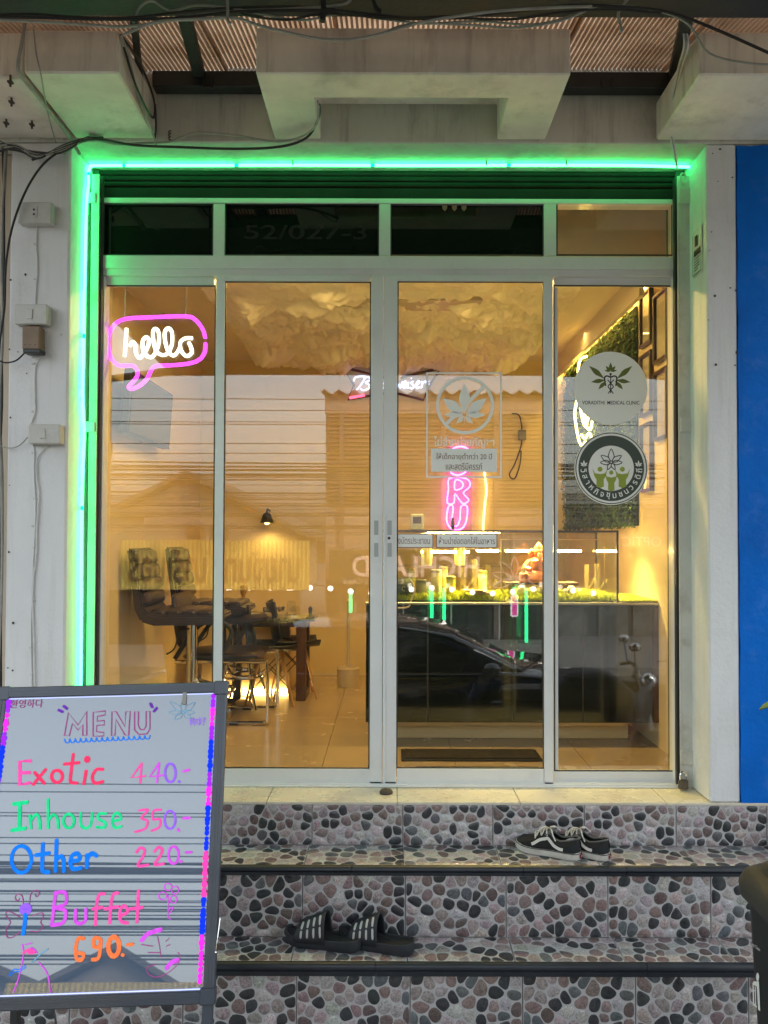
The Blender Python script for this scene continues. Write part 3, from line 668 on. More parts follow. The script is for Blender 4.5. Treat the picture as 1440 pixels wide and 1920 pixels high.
p = P(870, 857, SD); put_text('lettering', 'ให้เด็กอายุต่ำกว่า 20 ปี', (p.x, SD-.0008, p.z), vin_t, pl_, width=.232, height=.034)
p = P(870, 874, SD); put_text('lettering', 'และสตรีมีครรภ์', (p.x, SD-.0008, p.z), vin_t, pl_, width=.152, height=.03)
for (x0, x1, txt, tx0, tx1, lab) in ((700, 812, 'แสดงบัตรประชาชน', 705, 806, 'white notice sticker partly hidden by the door stile'), (818, 932, 'ห้ามนำช่อดอกใส่ในอาหาร', 823, 928, 'white notice sticker with brown rim under the warning sticker')):
    x0v = max(x0, 744)
    a = rect(x0v, 1001, x1, 1027, SD); s = thing('notice_sticker', lab, 'sticker', ((a[0]+a[1])/2, SD, a[2]))
    boxo('rim', a[0], a[1], SD+.0002, SD+.0006, a[2], a[3], vin_t, s); e = .0028
    pn = boxo('white_panel', a[0]+(e if x0v == x0 else 0), a[1]-e, SD-.0005, SD+.0001, a[2]+e, a[3]-e, vin_w, s)
    if x0v != x0: txt = 'งบัตรประชาชน'; tx0 = 746
    put_text('lettering', txt, (P((tx0+tx1)/2, 1014, SD).x, SD-.001, P(720, 1013, SD).z), vin_t, pn, width=(tx1-tx0)*SD/1442, height=.030)
# round clinic sticker
c = P(1145, 728, SF); s = thing('round_sticker', 'plain white round sticker with winged green leaf emblem and clinic name', 'sticker', (c.x, SF, c.z-.157))
mb = MB(); disc(mb, c, .1555, SF); disc_o = mb.go('disc', vin_w, s)
mb = MB(); L0 = SF-.0006
fan(mb, (c.x, c.z+.07), .04, L0, ((90, 1, .17), (50, .8, .15), (130, .8, .15), (15, .7, .1), (165, .7, .1)))
for sg in (-1, 1):
    leaflet(mb, (c.x+sg*.026, c.z+.04), R(40) if sg > 0 else R(140), .085, .011, L0); leaflet(mb, (c.x+sg*.02, c.z+.035), R(-8) if sg > 0 else R(188), .064, .009, L0); leaflet(mb, (c.x+sg*.018, c.z+.032), R(-47) if sg > 0 else R(227), .05, .008, L0)
mb.go('leaf_emblem', olive, disc_o)
mb = MB(); nn = Vector((0, -1, 0))
mb.ribbon([(c.x, L0, c.z+.055), (c.x, L0, c.z-.02)], nn, .004, 0)
for sg in (-1, 1):
    mb.ribbon([Vector((c.x+sg*(.012-.002*i/4)*math.cos(i*math.pi/2), L0-.0002, c.z+.035-i*.014)) for i in range(5)], nn, .0042, 0)
    mb.ribbon([(c.x+sg*.004, L0, c.z+.048), (c.x+sg*.016, L0, c.z+.052), (c.x+sg*.026, L0, c.z+.044), (c.x+sg*.022, L0, c.z+.012)], nn, .006, 0)
disc(mb, Vector((c.x, 0, c.z+.06)), .005, L0, 12); mb.go('staff_emblem', ink, disc_o)
put_text('lettering', 'VORADITHI  MEDICAL CLINIC', (c.x, L0, P(1145, 755, SF).z), ink, disc_o, width=.242, height=.0155, bold=.008)
# round community sticker
c = P(1146, 878, SF); s = thing('round_sticker', 'dark ringed round sticker with three raised arm figures under a leaf', 'sticker', (c.x, SF, c.z-.157))
do = disc(MB(), c, .155, SF).go('disc', vin_w, s)
m1 = MB(); ringpoly(m1, c, .147, .151, SF-.0004); ringpoly(m1, c, .0955, .1385, SF-.0004); m1.go('dark_ring', vin_bk, do)
txt = ['วิ', 'ส', 'า', 'ห', 'กิ', 'จ', 'ชุ', 'ม', 'ช', 'น', 'ว', 'ร', 'ดิ', 'ถี']
for i, t in enumerate(txt):
    a = R(178+(362-178)*(i+.5)/len(txt)); rr = .117
    me = text_mesh(t, bold=.012); me.transform(Matrix.Diagonal((.034, .034, 1, 1)))
    M = Matrix.Translation((c.x+rr*math.cos(a), SF-.0008, c.z+rr*math.sin(a))) @ Matrix.Rotation(R(90), 4, 'X') @ Matrix.Rotation(a+R(90), 4, 'Z')
    me.transform(M); link('letter', me, vin_w, do)
for sg in (-1, 1): fan(m2 := MB(), (c.x+sg*.115, c.z+.012), .022, SF-.0008, LEAF7); m2.go('leaf', vin_w, do)
mb = MB(); cc = (c.x, c.z+.024)
for ang, ln in ((90, .058), (35, .052), (145, .052), (0, .046), (180, .046), (-62, .034), (242, .034)):
    ca, sa = math.cos(R(ang)), math.sin(R(ang)); wd = ln*.2; pts = [(.1, 0), (.4, 1), (.65, .85), (1, 0), (.65, -.85), (.4, -1)]
    mb.ribbon([Vector((cc[0]+ca*ln*t-sa*wd*q, SF-.0006, cc[1]+sa*ln*t+ca*wd*q)) for t, q in pts], nn, .0038, 0, 3, True)
mb.go('leaf_outline', ink, do)
mb = MB()
for dx, hz, k in ((-.047, -.004, 1.0), (.047, -.004, 1.0), (0, -.018, .85)):
    disc(mb, Vector((c.x+dx, 0, c.z+hz)), .0105*k, SF-.0005-.0001*(k < 1), 16)
    x = c.x+dx; z = c.z+hz
    flat(mb, [(x-.032*k, z+.004), (x-.022*k, z-.017), (x, z-.021), (x+.022*k, z-.017), (x+.032*k, z+.004), (x+.024*k, z-.03), (x+.015*k, z-.044), (x+.016*k, z-.073), (x, z-.08), (x-.016*k, z-.073), (x-.015*k, z-.044), (x-.024*k, z-.03)], SF-.0005-.0002*(k < 1))
mb.go('figure_emblem', lime, do)
# paper notice on the right jamb
pn = thing('paper_notice', 'small peeling paper notice taped inside the right jamb', 'notice', (XR0, 3.09, P(1300, 530, 3.1).z))
pp = pm('thin_paper', (.62, .62, .58), .7)
zA_, zB_2 = PX(1305, 520, XR0).z, PX(1312, 425, XR0).z
y0, y1 = 3.035, 3.13
MB().hexa([(XR0-.002, y0, zA_), (XR0-.001, y0, zA_), (XR0-.001, y1, zA_), (XR0-.002, y1, zA_), (XR0-.006, y0, zB_2), (XR0-.005, y0, zB_2), (XR0-.001, y1, zB_2), (XR0-.002, y1, zB_2)]).go('sheet', pp, pn)
mb = MB(); X_ = XR0-.0075
def jq(u0, u1, v0, v1): mb.quad((X_, y1-(y1-y0)*u0, zA_+(zB_2-zA_)*v0), (X_, y1-(y1-y0)*u1, zA_+(zB_2-zA_)*v0), (X_, y1-(y1-y0)*u1, zA_+(zB_2-zA_)*v1), (X_, y1-(y1-y0)*u0, zA_+(zB_2-zA_)*v1))
for q in ((.05, .95, .03, .05), (.05, .08, .05, .9), (.92, .95, .05, .8), (.2, .85, .42, .55), (.3, .6, .62, .85), (.2, .8, .36, .375), (.2, .8, .3, .315), (.2, .8, .24, .255), (.2, .8, .18, .195), (.2, .6, .12, .135)): jq(*q)
mb.go('print', ink, pn)
# ================================================================ outside things
neon_g = emit('green_neon', (.03, 1.0, .20), 10.0); neon_gd = emit('green_neon_joint', (.0, .75, .3), 1.6)
gn = thing('neon_strip', 'bright green neon strip along the top and left edge of the doorway', 'neon light', (XL1+.02, 3.13, FLOOR))
vpts = [(151, 1300), (152, 1180), (152.5, 1040), (154, 930), (156, 860), (158, 815), (156, 770), (155, 730), (157, 640), (159, 520), (161, 420), (163, 372), (166, 345), (166, 325)]
V = [PX(a, b, XL1+.012) for a, b in vpts]
zt = SOF-.013
def PZ(px, py, z): v = ray(px, py); return CAM+v*((z-CAM.z)/v.z)
H = [PZ(170, 313, zt), PZ(180, 310.5, zt)]+[PZ(180+i*100, 310+.3*math.sin(i*1.3), zt) for i in range(1, 11)]+[PZ(1240, 311.5, zt), PZ(1292, 313, zt)]
path = smooth_path(V+H, 40)
lens = [0]
for i in range(1, len(path)): lens.append(lens[-1]+(path[i]-path[i-1]).length)
cuts = [lens[-1]*f for f in (0, .16, .31, .455, .50, .60, .72, .84, 1.0)]
def sub(a, b): return [p for p, l in zip(path, lens) if a <= l <= b]
for i in range(len(cuts)-1):
    q = sub(cuts[i]+(.006 if i else 0), cuts[i+1]-(.006 if i < len(cuts)-2 else 0)); MB().tube(q, .0058, 8).go('tube', neon_g, gn, smooth=True)
    if i:
        q2 = sub(cuts[i]-.045, cuts[i]+.045)
        if len(q2) > 1: MB().tube(q2, .0052, 8).go('tube_joint', neon_gd, gn, smooth=True)
for (a, b) in ((549, 303), (912, 303), (1062, 303)):
    p = PZ(a, b+4, zt); MB().box(p.x-.003, p.x+.003, p.y-.002, p.y+.002, zt-.006, SOF).go('clip', cable_gry, gn)
# ---- sockets and switches on the left pillar
def wallbox(name, x0, y0, x1, y1, dep, label, cat, m, bev=.004):
    d = D1-dep; a = rect(x0, y0, x1, y1, d); t = thing(name, label, cat, ((a[0]+a[1])/2, D1, a[2])); o = boxo('housing', a[0], a[1], d, D1-.0005, a[2], a[3], m, t, bev); return t, o, a, d
t, o, a, d = wallbox('socket_box', 33, 378, 96, 418, .042, 'white socket box highest on the left pillar', 'socket', plastic_wht)
cx, cz = (a[0]+a[1])/2, (a[2]+a[3])/2; f = boxo('face_plate', cx-.012, cx+.012, d-.003, d-.0002, cz-.02, cz+.022, plastic_wht, o, .001)
for k in (-1, 1): MB().lathe([(.0035, -.0035), (.0045, -.0042), (.002, -.0045)], (cx, d-.0002, cz+k*.009), 10, 'y').go('socket_hole', ink, f)
t, o, a, d = wallbox('switch_box', 27, 570, 88, 608, .045, 'ivory switch box above the small brown box', 'switch', plastic_wht)
cx, cz = (a[0]+a[1])/2-.004, (a[2]+a[3])/2; MB().box(cx-.012, cx+.012, d-.004, d-.0002, cz-.019, cz+.02).go('rocker', plastic_wht, o, .002)
t, o, a, d = wallbox('adapter_box', 41, 611, 74, 655, .05, 'small brown box hanging under the switch', 'box', plastic_brn)
a2 = rect(43, 648, 76, 662, d); boxo('cover', a2[0], a2[1], d-.002, D1-.006, a2[2], a2[3]-.012, blk_plastic, o, .003)
for k in range(3): MB().lathe([(.0018, 0), (.0018, -.002)], (a[0]+.012+k*.02, d, a[2]+.018), 6, 'y').go('screw', ink, o)
t, o, a, d = wallbox('switch_box', 52, 795, 112, 832, .045, 'ivory switch box lowest on the left pillar', 'switch', plastic_wht)
cx, cz = (a[0]+a[1])/2-.004, (a[2]+a[3])/2; MB().box(cx-.011, cx+.011, d-.004, d-.0002, cz-.018, cz+.02).go('rocker', plastic_wht, o, .002)
def wire(name, pts, d, r, m, label, cat='cable', group=None, sm=5, par=None):
    pts = [P(*p, d) if len(p) == 2 else P(*p) for p in pts]
    return MB().tube(pts, r, 6, sm=sm).go(name, m, par, smooth=True, label=label, cat=cat, group=group)
clipm = MB().box(-.0065, .0065, -.006, 0, -.0035, .0035).mesh('cable_clip', .001); clipm.materials.append(plastic_wht)
def clips(par, pts, d=D1):
    for a, b in pts:
        p = P(a, b, d); o = bpy.data.objects.new('cable_clip', clipm); COL.objects.link(o); o.parent = par; o.location = p
WD = D1-.004
w1 = wire('wire', [(70, 418), (68, 460), (70, 500), (67, 545), (66, 571)], WD, .0032, cable_wht, 'short white wire between the two upper boxes on the left pillar'); clips(w1, [(67, 458), (67, 524)])
w1 = wire('wire', [(79, 650), (77, 665), (66, 690), (65, 740), (66, 770), (57, 796)], WD, .0034, cable_wht, 'white wire from the brown box down to the lowest switch'); clips(w1, [(63, 682), (63, 772)])
w1 = wire('wire', [(60, 830), (64, 848), (64, 900), (66, 935), (66, 985), (62, 1060), (60, 1128), (58, 1180), (60, 1290)], WD, .0032, cable_wht, 'white wire under the lowest switch, nearer the pillar edge'); clips(w1, [(63, 849), (66, 935), (64, 1127), (59, 1214), (61, 1265)])
w1 = wire('wire', [(93, 832), (80, 845), (69, 862), (69, 900), (73, 925), (69, 990), (68, 1040), (63, 1080), (61, 1128), (63, 1190), (65, 1290)], WD-.002, .0032, cable_wht, 'white wire looping from under the lowest switch box'); clips(w1, [(69, 935), (63, 986), (65, 1027)])
wire('wire', [(52, 820), (35, 836), (15, 840), (-6, 832)], D1-.02, .0025, cable_gry, 'thin grey wire leaving the lowest switch to the left')
wire('wire', [(46, 662), (30, 676), (10, 680), (-6, 674)], D1-.03, .003, cable_blk, 'black wire leaving the brown box to the left')
wire('cable', [(160, 262, 2.96), (110, 285, 2.95), (75, 315, 2.94), (45, 365, 2.94), (22, 430, 2.94), (11, 500, 2.95), (8, 580, 2.96), (-4, 660, 2.97)], 0, .0042, cable_blk, 'black cable sweeping in an arc down the left pillar edge')
k = 0
for x0, x1, x2 in ((4, 7, 2), (9, 4, 6), (1, 8, 3), (6, 2, 5)):
    wire('cable', [(x0+4, 270), (x1, 480), (x2, 620), (x1-4, 760), (x0-4, 900), (x2-2, 1080), (x1-6, 1290)], D1+.04-.012*k, .0042, cable_blk if k % 2 == 0 else cable_gry, 'hanging cable in the dark gap beside the left pillar', group='cables in the gap by the left pillar'); k += 1
# ---- overhead cables along the canopy
CD = 2.262
top = [
 ([(-10, 29), (60, 27), (150, 33), (250, 33), (330, 24), (420, 16), (560, 13), (650, 22), (760, 34)], .0045, cable_blk),
 ([(-10, 37), (80, 41), (170, 47), (235, 50), (300, 42), (360, 30), (440, 21), (540, 17), (640, 9), (660, -6)], .0042, cable_gry),
 ([(-10, 31), (110, 34), (200, 36), (330, 34), (450, 22), (620, 20), (720, 34), (860, 30), (960, 22), (1080, 10), (1180, 14), (1250, 22), (1330, 50), (1450, 103)], .0046, cable_blk),
 ([(230, 66), (262, 52), (300, 40), (370, 36), (440, 34), (480, 46), (530, 59), (600, 73), (660, 74), (720, 62), (790, 42), (860, 30), (940, 20), (1040, 14), (1110, 12)], .0044, cable_gry),
 ([(250, 42), (262, 14), (285, 2), (320, 20), (370, 10), (450, 18), (560, 38), (640, 26), (720, 36), (800, 44), (900, 40), (1000, 46), (1080, 28), (1130, 10), (1230, 20), (1290, 45), (1330, 100), (1400, 118), (1450, 121)], .0034, cable_gry),
 ([(430, 17), (470, 30), (540, 37), (600, 26), (680, 30), (760, 36), (860, 34), (960, 36), (1060, 22), (1150, 18), (1240, 25)], .0036, cable_blk),
 ([(720, 62), (770, 45), (880, 47), (960, 52), (1040, 42), (1090, 24)], .0034, cable_gry),
 ([(426, -5), (427, 20), (427, 38), (433, 44)], .005, cable_gry),
 ([(1180, -5), (1160, 22), (1163, 45), (1166, 60)], .0045, cable_gry),
 ([(605, 0), (607, 20), (604, 40)], .009, dark_steel), ([(700, 0), (705, 15), (715, 22)], .006, cable_blk)]
CABLAB = ['black cable lying on top of the left canopy box and dipping behind the central one', 'grey cable sagging across the front of the left canopy box', 'long black cable crossing the whole width and falling away to the right', 'grey cable sagging lowest across the left part of the central canopy box', 'thin grey cable looping up at the left gap and drooping at the right box', 'black cable along the top of the central canopy box', 'short thin grey cable on the right part of the central canopy box', 'grey cable end hanging in front of the left roof gap', 'grey cable end hanging in front of the right roof gap', 'thick dark pipe stub hanging above the central canopy box', 'short black cable end above the central canopy box']
for i, (pts, r, m) in enumerate(top):
    wire('cable', pts, CD-.006*(i % 4), r, m, CABLAB[i], group='cables slung along the canopy')
wire('cable', [(47, 45, 2.56), (40, 85, 2.555), (34, 125, 2.555), (42, 146, 2.59), (80, 192, 2.72), (130, 258, 2.95), (150, 290, 3.0)], 0, .006, cable_gry, 'thick grey cable bent round the left corner canopy box')
wire('cable', [(63, 50, 2.555), (68, 100, 2.555), (77, 140, 2.57), (88, 205, 2.77), (105, 268, 2.97)], 0, .0028, cable_gry, 'thin slack cable across the left corner canopy box')
xw = P(222, 100, 2.57).x+.008
for j, pts in enumerate(([(.0, 2.57, 3.70), (.01, 2.62, 3.66), (.0, 2.75, 3.60), (.0, 2.9, 3.56), (.0, 2.98, 3.53)], [(.0, 2.57, 3.70), (.02, 2.7, 3.69), (.02, 2.86, 3.66), (.01, 2.93, 3.60), (0, 2.95, 3.545)], [(.0, 2.60, 3.68), (.015, 2.66, 3.60), (.02, 2.78, 3.57), (.01, 2.9, 3.60), (0, 2.95, 3.68)])):
    MB().tube([(xw+a_, b_, c_) for a_, b_, c_ in pts], .0045, 6, sm=6).go('cable', cable_blk if j else cable_gry, smooth=True, label=('grey cable running down the side of the left corner canopy box', 'black cable arching over the side of the left corner canopy box', 'black cable looped low on the side of the left corner canopy box')[j], cat='cable', group='cables beside the left canopy box')
wire('cable', [(120, 290, 2.97), (162, 261, 2.96), (215, 270, 2.965), (270, 268, 2.965), (315, 266, 2.965), (345, 256, 2.965), (372, 249, 2.965), (440, 254, 2.965), (515, 265, 2.96), (560, 258, 2.9), (592, 236, 2.8), (597, 205, 2.74), (596, 188, 2.73)], 0, .0042, cable_gry, 'grey cable running under the canopy into the central slot')
wire('cable', [(60, 300, 2.97), (165, 262, 2.95), (250, 272, 2.955), (340, 276, 2.955), (440, 279, 2.955), (525, 275, 2.95), (575, 258, 2.89), (597, 222, 2.79), (599, 195, 2.73)], 0, .0048, cable_blk, 'black cable running under the canopy into the central slot')
for i in range(7):
    dy = random.uniform(-8, 8)
    wire('cable', [(-8, 262+i*4, 2.96), (30, 280+dy, 2.95), (70, 284+i*2-dy*.5, 2.945), (115, 286-i*2, 2.95), (160, 262+random.uniform(-3, 3), 2.96), (170+i*4, 258, 2.98)], 0, .0042, (cable_blk, cable_gry)[i % 2], 'tangled cable at the top of the left pillar', group='cable tangle on the left pillar')
for i in range(3):
    wire('cable', [(1288-i*3, 62, 2.54), (1290-i*4, 90, 2.56), (1277-i*3, 130, 2.70), (1262-i*2, 200, 2.85), (1257+i, 250, 2.965), (1263+i*2, 285, 2.985), (1270, 318, 3.12)], 0, .0032, cable_wht if i != 1 else cable_gry, 'slack pale cable down the side of the right canopy box', group='pale cables by the right canopy box')
MB().tube([P(318, 245+i*1.7, 2.985)+Vector((.006*math.cos(i*1.9), 0, .002*math.sin(i*1.9))) for i in range(12)], .0025, 5).go('coil', cable_blk, label='small black coil of cable on the wall above the doorway', cat='cable')
# ================================================================ menu board
TL, TR, BL, BR = P(13, 1300, 2.385), P(406, 1299, 2.395), P(-14, 1868, 2.13), P(391, 1856, 2.145)
UX = (TR-TL).normalized(); VV = (BR-TR); UX = (UX-VV*(.55*UX.dot(VV)/VV.length_squared)).normalized(); VV = (VV-UX*VV.dot(UX)).normalized(); NN = UX.cross(VV).normalized()
if NN.y > 0: NN = -NN
WB = .642; HB = (BR-TR).length; TL = TR-UX*WB
def bp(u, v, h=0): return TL+UX*u+VV*v+NN*h
def onb(px, py, h=.0015):
    v = ray(px, py); t = (TL-CAM).dot(NN)/v.dot(NN); return CAM+v*t+NN*h
frame_m = pm('slate_aluminium', (.05, .058, .075), .38, metal=.3, var=.12, vs=6, coat=.2)
acryl = glass('board_acrylic', .17, (.0, .0, .0), (.105, .145, .21), 1.0, .012)
board = thing('menu_board', 'glowing menu board on a dark stand with handwritten prices', 'menu board', (bp(WB/2, 0).x, 2.2, 0))
def slab(name, u0, u1, v0, v1, h0, h1, m, par, bev=0):
    mb = MB(); mb.hexa([bp(u0, v1, h1), bp(u1, v1, h1), bp(u1, v1, h0), bp(u0, v1, h0), bp(u0, v0, h1), bp(u1, v0, h1), bp(u1, v0, h0), bp(u0, v0, h0)]); return mb.go(name, m, par, bev)
pan = slab('panel', -.002, WB+.002, -.002, HB+.002, -.008, 0, acryl, board)
fw = .033
for (u0, u1, v0, v1) in ((-fw, WB+fw, -fw, -.001), (-fw, WB+fw, HB+.001, HB+fw), (-fw, -.001, -.0005, HB+.0005), (WB+.001, WB+fw, -.0005, HB+.0005)):
    f = slab('frame_rail', u0, u1, v0, v1, -.016, .006, frame_m, board, .0025)
    if u1-u0 > .3:
        for k in (.35, .62): slab('groove', u0, u1, v0+(v1-v0)*k-.002, v0+(v1-v0)*k+.002, .006, .0075, frame_m, f)
    else:
        for k in (.35, .62): slab('groove', u0+(u1-u0)*k-.002, u0+(u1-u0)*k+.002, v0, v1, .006, .0075, frame_m, f)
for (u, v) in ((-fw, -fw), (WB+fw, -fw), (-fw, HB+fw), (WB+fw, HB+fw)):
    su, sv = (1 if u < 0 else -1), (1 if v < 0 else -1); slab('corner_cap', u-su*.003, u+su*.04, v-sv*.003, v+sv*.04, -.018, .009, frame_m, board, .003)
led_w = emit('edge_led_white', (.45, .52, 1.0), .9)
slab('edge_light', .0, WB, .0015, .0035, .0006, .002, led_w, board); slab('edge_light', .0, WB, HB-.0045, HB-.0015, .0006, .002, led_w, board)
LB = {'p': emit('led_violet', (.30, .02, 1.0), .75), 'm': emit('led_magenta', (.95, .03, .75), .7), 'b': emit('led_blue', (.005, .03, 1.0), .8), 'k': emit('led_pink', (1, .06, .42), .65)}
def ledseg(v):
    for lim, kk in ((.05, 'p'), (.12, 'm'), (.16, 'p'), (.29, 'b'), (.34, 'p'), (.41, 'm'), (.56, 'b'), (.71, 'k'), (.84, 'b'), (1.1, 'm')):
        if v < lim: return kk
bead = {}
for side in (0, 1):
    nB = 58; groups = {}
    for i in range(nB):
        v = .012+(HB-.02)*i/nB; q = bp(.007 if side == 0 else WB-.0095, v+random.uniform(-.002, .002), .002); kk = ledseg(i/nB)
        if kk not in bead:
            bm_ = MB().ball((0, 0, 0), .0078, 8).mesh('led_bead', smooth=True); bm_.materials.append(LB[kk]); bead[kk] = bm_
        o = bpy.data.objects.new('led_bead', bead[kk]); COL.objects.link(o); o.parent = board; o.location = q-OFF[board.name]; s = random.uniform(.75, 1.15); o.scale = (s, .5, s*1.25)
# stand
ll = (T3*0, 0)
def leg(u, v0, back, m):
    top_ = bp(u, v0, -.02); mb = MB()
    if not back:
        k = top_.z/(-VV.z); bot = top_+VV*k; c1 = UX*.014; c2 = NN*.012
        mb.hexa([bot-c1-c2, bot+c1-c2, bot+c1+c2, bot-c1+c2, top_-c1-c2, top_+c1-c2, top_+c1+c2, top_-c1+c2]); mb.go('leg', frame_m, board, .002)
    else:
        bot = Vector((top_.x, 2.40, 0)); c1 = UX*.012; c2 = Vector((0, .012, 0))
        mb.hexa([bot-c1-c2, bot+c1-c2, bot+c1+c2, bot-c1+c2, top_-c1-c2, top_+c1-c2, top_+c1+c2, top_-c1+c2]); mb.go('rear_leg', blk_plastic, board, .002)
leg(WB+.012, HB*.9, False, frame_m); leg(-.012, HB*.9, False, frame_m)
leg(WB-.02, .03, True, blk_plastic); leg(.03, .03, True, blk_plastic)
for zz in (.40,):
    q = bp(0, HB+.1, -.02); slab('stretcher', -.0, WB, HB+.095, HB+.12, -.03, -.01, blk_plastic, board, .002)
MB().tube([bp(.23, HB+.03, -.02), bp(.25, HB+.1, -.02)], .003, 6).go('stay', blk_plastic, board)
MB().tube([bp(WB+.04, HB*.78, .0), bp(WB+.036, HB*.84, .004), bp(WB+.032, HB*.88, .003)], .002, 6, sm=3).ball(bp(WB+.032, HB*.885, .003), .004, 8).go('hook', chrome, board)
# handwriting, brush strokes in fluorescent marker
def z4(x, y): return (x/3.349, 1270+y/3.349)
def z5(x, y): return (x/3.349, 1580+y/3.35)
INK = {'red': (1, .05, .16), 'pink': (1, .10, .45), 'mag': (.75, .10, .85), 'vio': (.36, .14, .95), 'grn': (.02, .75, .30), 'blue': (.01, .22, 1.0), 'org': (1, .22, .07), 'fpink': (.50, .10, .36), 'fcyan': (.25, .52, .75), 'purple': (.16, .04, .45)}
INKM = {}
for k, c in INK.items():
    INKM[k] = pm('marker_'+k, tuple(min(x*.62, 1) for x in c), .9, spec=.05, var=.35, vs=70, em=c, es=.24 if k[0] != 'f' else .12)
TH = [0.0]
def stroke(zf, runs, wz, col, name='lettering', sm=5):
    mb = MB()
    for r in runs:
        closed = r[-1] == 'c'; q = r[:-1] if closed else r
        TH[0] = (TH[0]+.00004) % .001
        mb.ribbon([onb(*zf(*p), .0012+TH[0]) for p in q], NN, wz/3.349*2.25/1442, 0, sm, closed)
    return mb.go(name, INKM[col], board)
def ell(cx, cy, rx, ry, n=14): return [(cx+rx*math.sin(2*math.pi*i/n), cy-ry*math.cos(2*math.pi*i/n)) for i in range(n)]+['c']
for pts in ([(405, 365), (430, 222), (490, 300), (545, 214), (545, 365), (520, 365), (520, 298), (490, 330), (455, 290), (435, 368), 'c'], [(585, 220), (663, 211), (660, 236), (612, 245), (610, 275), (655, 271), (655, 298), (608, 303), (606, 341), (652, 346), (652, 368), (585, 370), 'c'], [(700, 368), (703, 216), (730, 216), (785, 310), (790, 216), (818, 213), (808, 365), (785, 362), (728, 265), (722, 365), 'c'], [(845, 216), (870, 216), (868, 300), (882, 328), (905, 328), (918, 305), (918, 213), (942, 213), (942, 322), (924, 355), (872, 358), (845, 330), 'c']):
    stroke(z4, [pts], 8, 'fpink', sm=0)
sc_ = [[(405+i*33.6+6*0, 388-i*1.4), (415+i*33.6, 410-i*1.6), (432+i*33.6, 408-i*1.6), (438.6+i*33.6, 386-i*1.4)] for i in range(16)]
stroke(z4, sc_, 7, 'blue', 'underline')
stroke(z4, [[(370, 206), (392, 216)], [(402, 182), (420, 196)], [(946, 166), (956, 186)], [(968, 212), (984, 194)]], 18, 'purple', 'flourish')
stroke(z4, [[(190, 525), (125, 528), (124, 675), (185, 663)], [(128, 600), (185, 598)]], 22, 'pink', sm=0)
stroke(z4, [[(218, 598), (278, 665)], [(286, 580), (210, 672)], ell(358, 622, 34, 38), [(460, 484), (442, 640), (452, 660), (484, 664)], [(405, 545), (495, 536)], [(541, 588), (527, 668)], ell(548, 515, 10, 12), [(645, 578), (605, 580), (580, 625), (596, 664), (645, 655)]], 20, 'red')
stroke(z4, [[(890, 540), (825, 630), (910, 620)], [(890, 540), (880, 662)]], 13, 'pink', sm=0)
stroke(z4, [[(1000, 537), (940, 625), (1020, 615)], [(1000, 537), (986, 660)]], 13, 'mag', sm=0)
stroke(z4, [ell(1070, 600, 33, 58), [(1122, 654), (1128, 656)]], 15, 'vio'); stroke(z4, [[(1152, 590), (1188, 581)]], 16, 'mag')
stroke(z4, [[(88, 795), (170, 785)], [(126, 792), (120, 955)], [(78, 960), (158, 948)]], 24, 'grn', sm=0)
stroke(z4, [[(188, 868), (196, 946)], [(194, 905), (222, 862), (246, 880), (252, 950)], [(302, 768), (303, 945)], [(304, 900), (335, 862), (360, 885), (366, 946)], ell(432, 902, 34, 44), [(508, 852), (508, 925), (538, 948), (570, 925), (580, 852)], [(665, 856), (622, 858), (618, 888), (660, 912), (656, 942), (606, 940)], [(708, 902), (760, 890), (742, 852), (714, 866), (706, 910), (722, 944), (762, 936)]], 17, 'grn')
stroke(z4, [[(875, 836), (930, 832), (888, 882), (926, 902), (912, 950), (850, 970)], [(1010, 832), (966, 838), (960, 890), (1004, 892), (1000, 940), (952, 964)]], 14, 'pink')
stroke(z4, [ell(1068, 895, 34, 56)], 14, 'vio'); stroke(z4, [[(1118, 955), (1124, 962)], [(1152, 885), (1190, 883)]], 17, 'mag')
stroke(z5, [ell(135, 105, 62, 84)], 22, 'blue'); stroke(z5, [[(270, 8), (266, 160), (280, 182), (305, 186)], [(228, 78), (308, 66)], [(356, -14), (350, 176)], [(353, 110), (384, 84), (400, 115), (402, 178)], [(446, 116), (500, 106), (488, 68), (456, 78), (442, 122), (458, 164), (508, 158)], [(546, 78), (546, 154)], [(548, 104), (574, 66), (606, 82)]], 24, 'blue')
stroke(z5, [[(858, 60), (882, 32), (908, 48), (898, 88), (866, 144), (930, 140)], [(970, 55), (996, 28), (1018, 46), (1004, 86), (970, 138), (1028, 132)]], 17, 'pink')
stroke(z5, [ell(1090, 78, 32, 54), [(1136, 116), (1140, 120)], [(1168, 61), (1202, 60)]], 15, 'mag')
stroke(z5, [[(350, 312), (326, 518)], [(346, 316), (408, 312), (414, 380), (350, 408)], [(350, 410), (412, 428), (398, 500), (328, 518)], [(476, 422), (476, 492), (508, 508), (538, 482), (540, 418)]], 20, 'mag')
stroke(z5, [[(655, 322), (622, 328), (606, 400), (600, 514)], [(582, 416), (640, 406)], [(740, 316), (710, 328), (696, 400), (690, 504)], [(660, 416), (740, 402)], [(757, 460), (804, 432), (780, 396), (756, 422), (758, 490), (800, 504)], [(870, 302), (860, 498)], [(822, 416), (894, 406)]], 19, 'pink')
stroke(z5, [[(525, 602), (492, 602), (476, 660), (482, 728), (514, 734), (524, 700), (486, 692)], [(632, 606), (594, 598), (588, 648), (622, 654), (634, 612), (628, 690), (614, 728), (582, 734)]], 21, 'org')
stroke(z5, [ell(715, 652, 34, 60)], 27, 'org'); stroke(z5, [[(768, 704), (774, 706)], [(802, 641), (834, 638)]], 19, 'org')
stroke(z5, [ell(162, 418, 18, 16)], 40, 'vio', 'butterfly_drawing'); stroke(z5, [[(160, 452), (156, 510), (146, 572)]], 24, 'blue', 'butterfly_drawing')
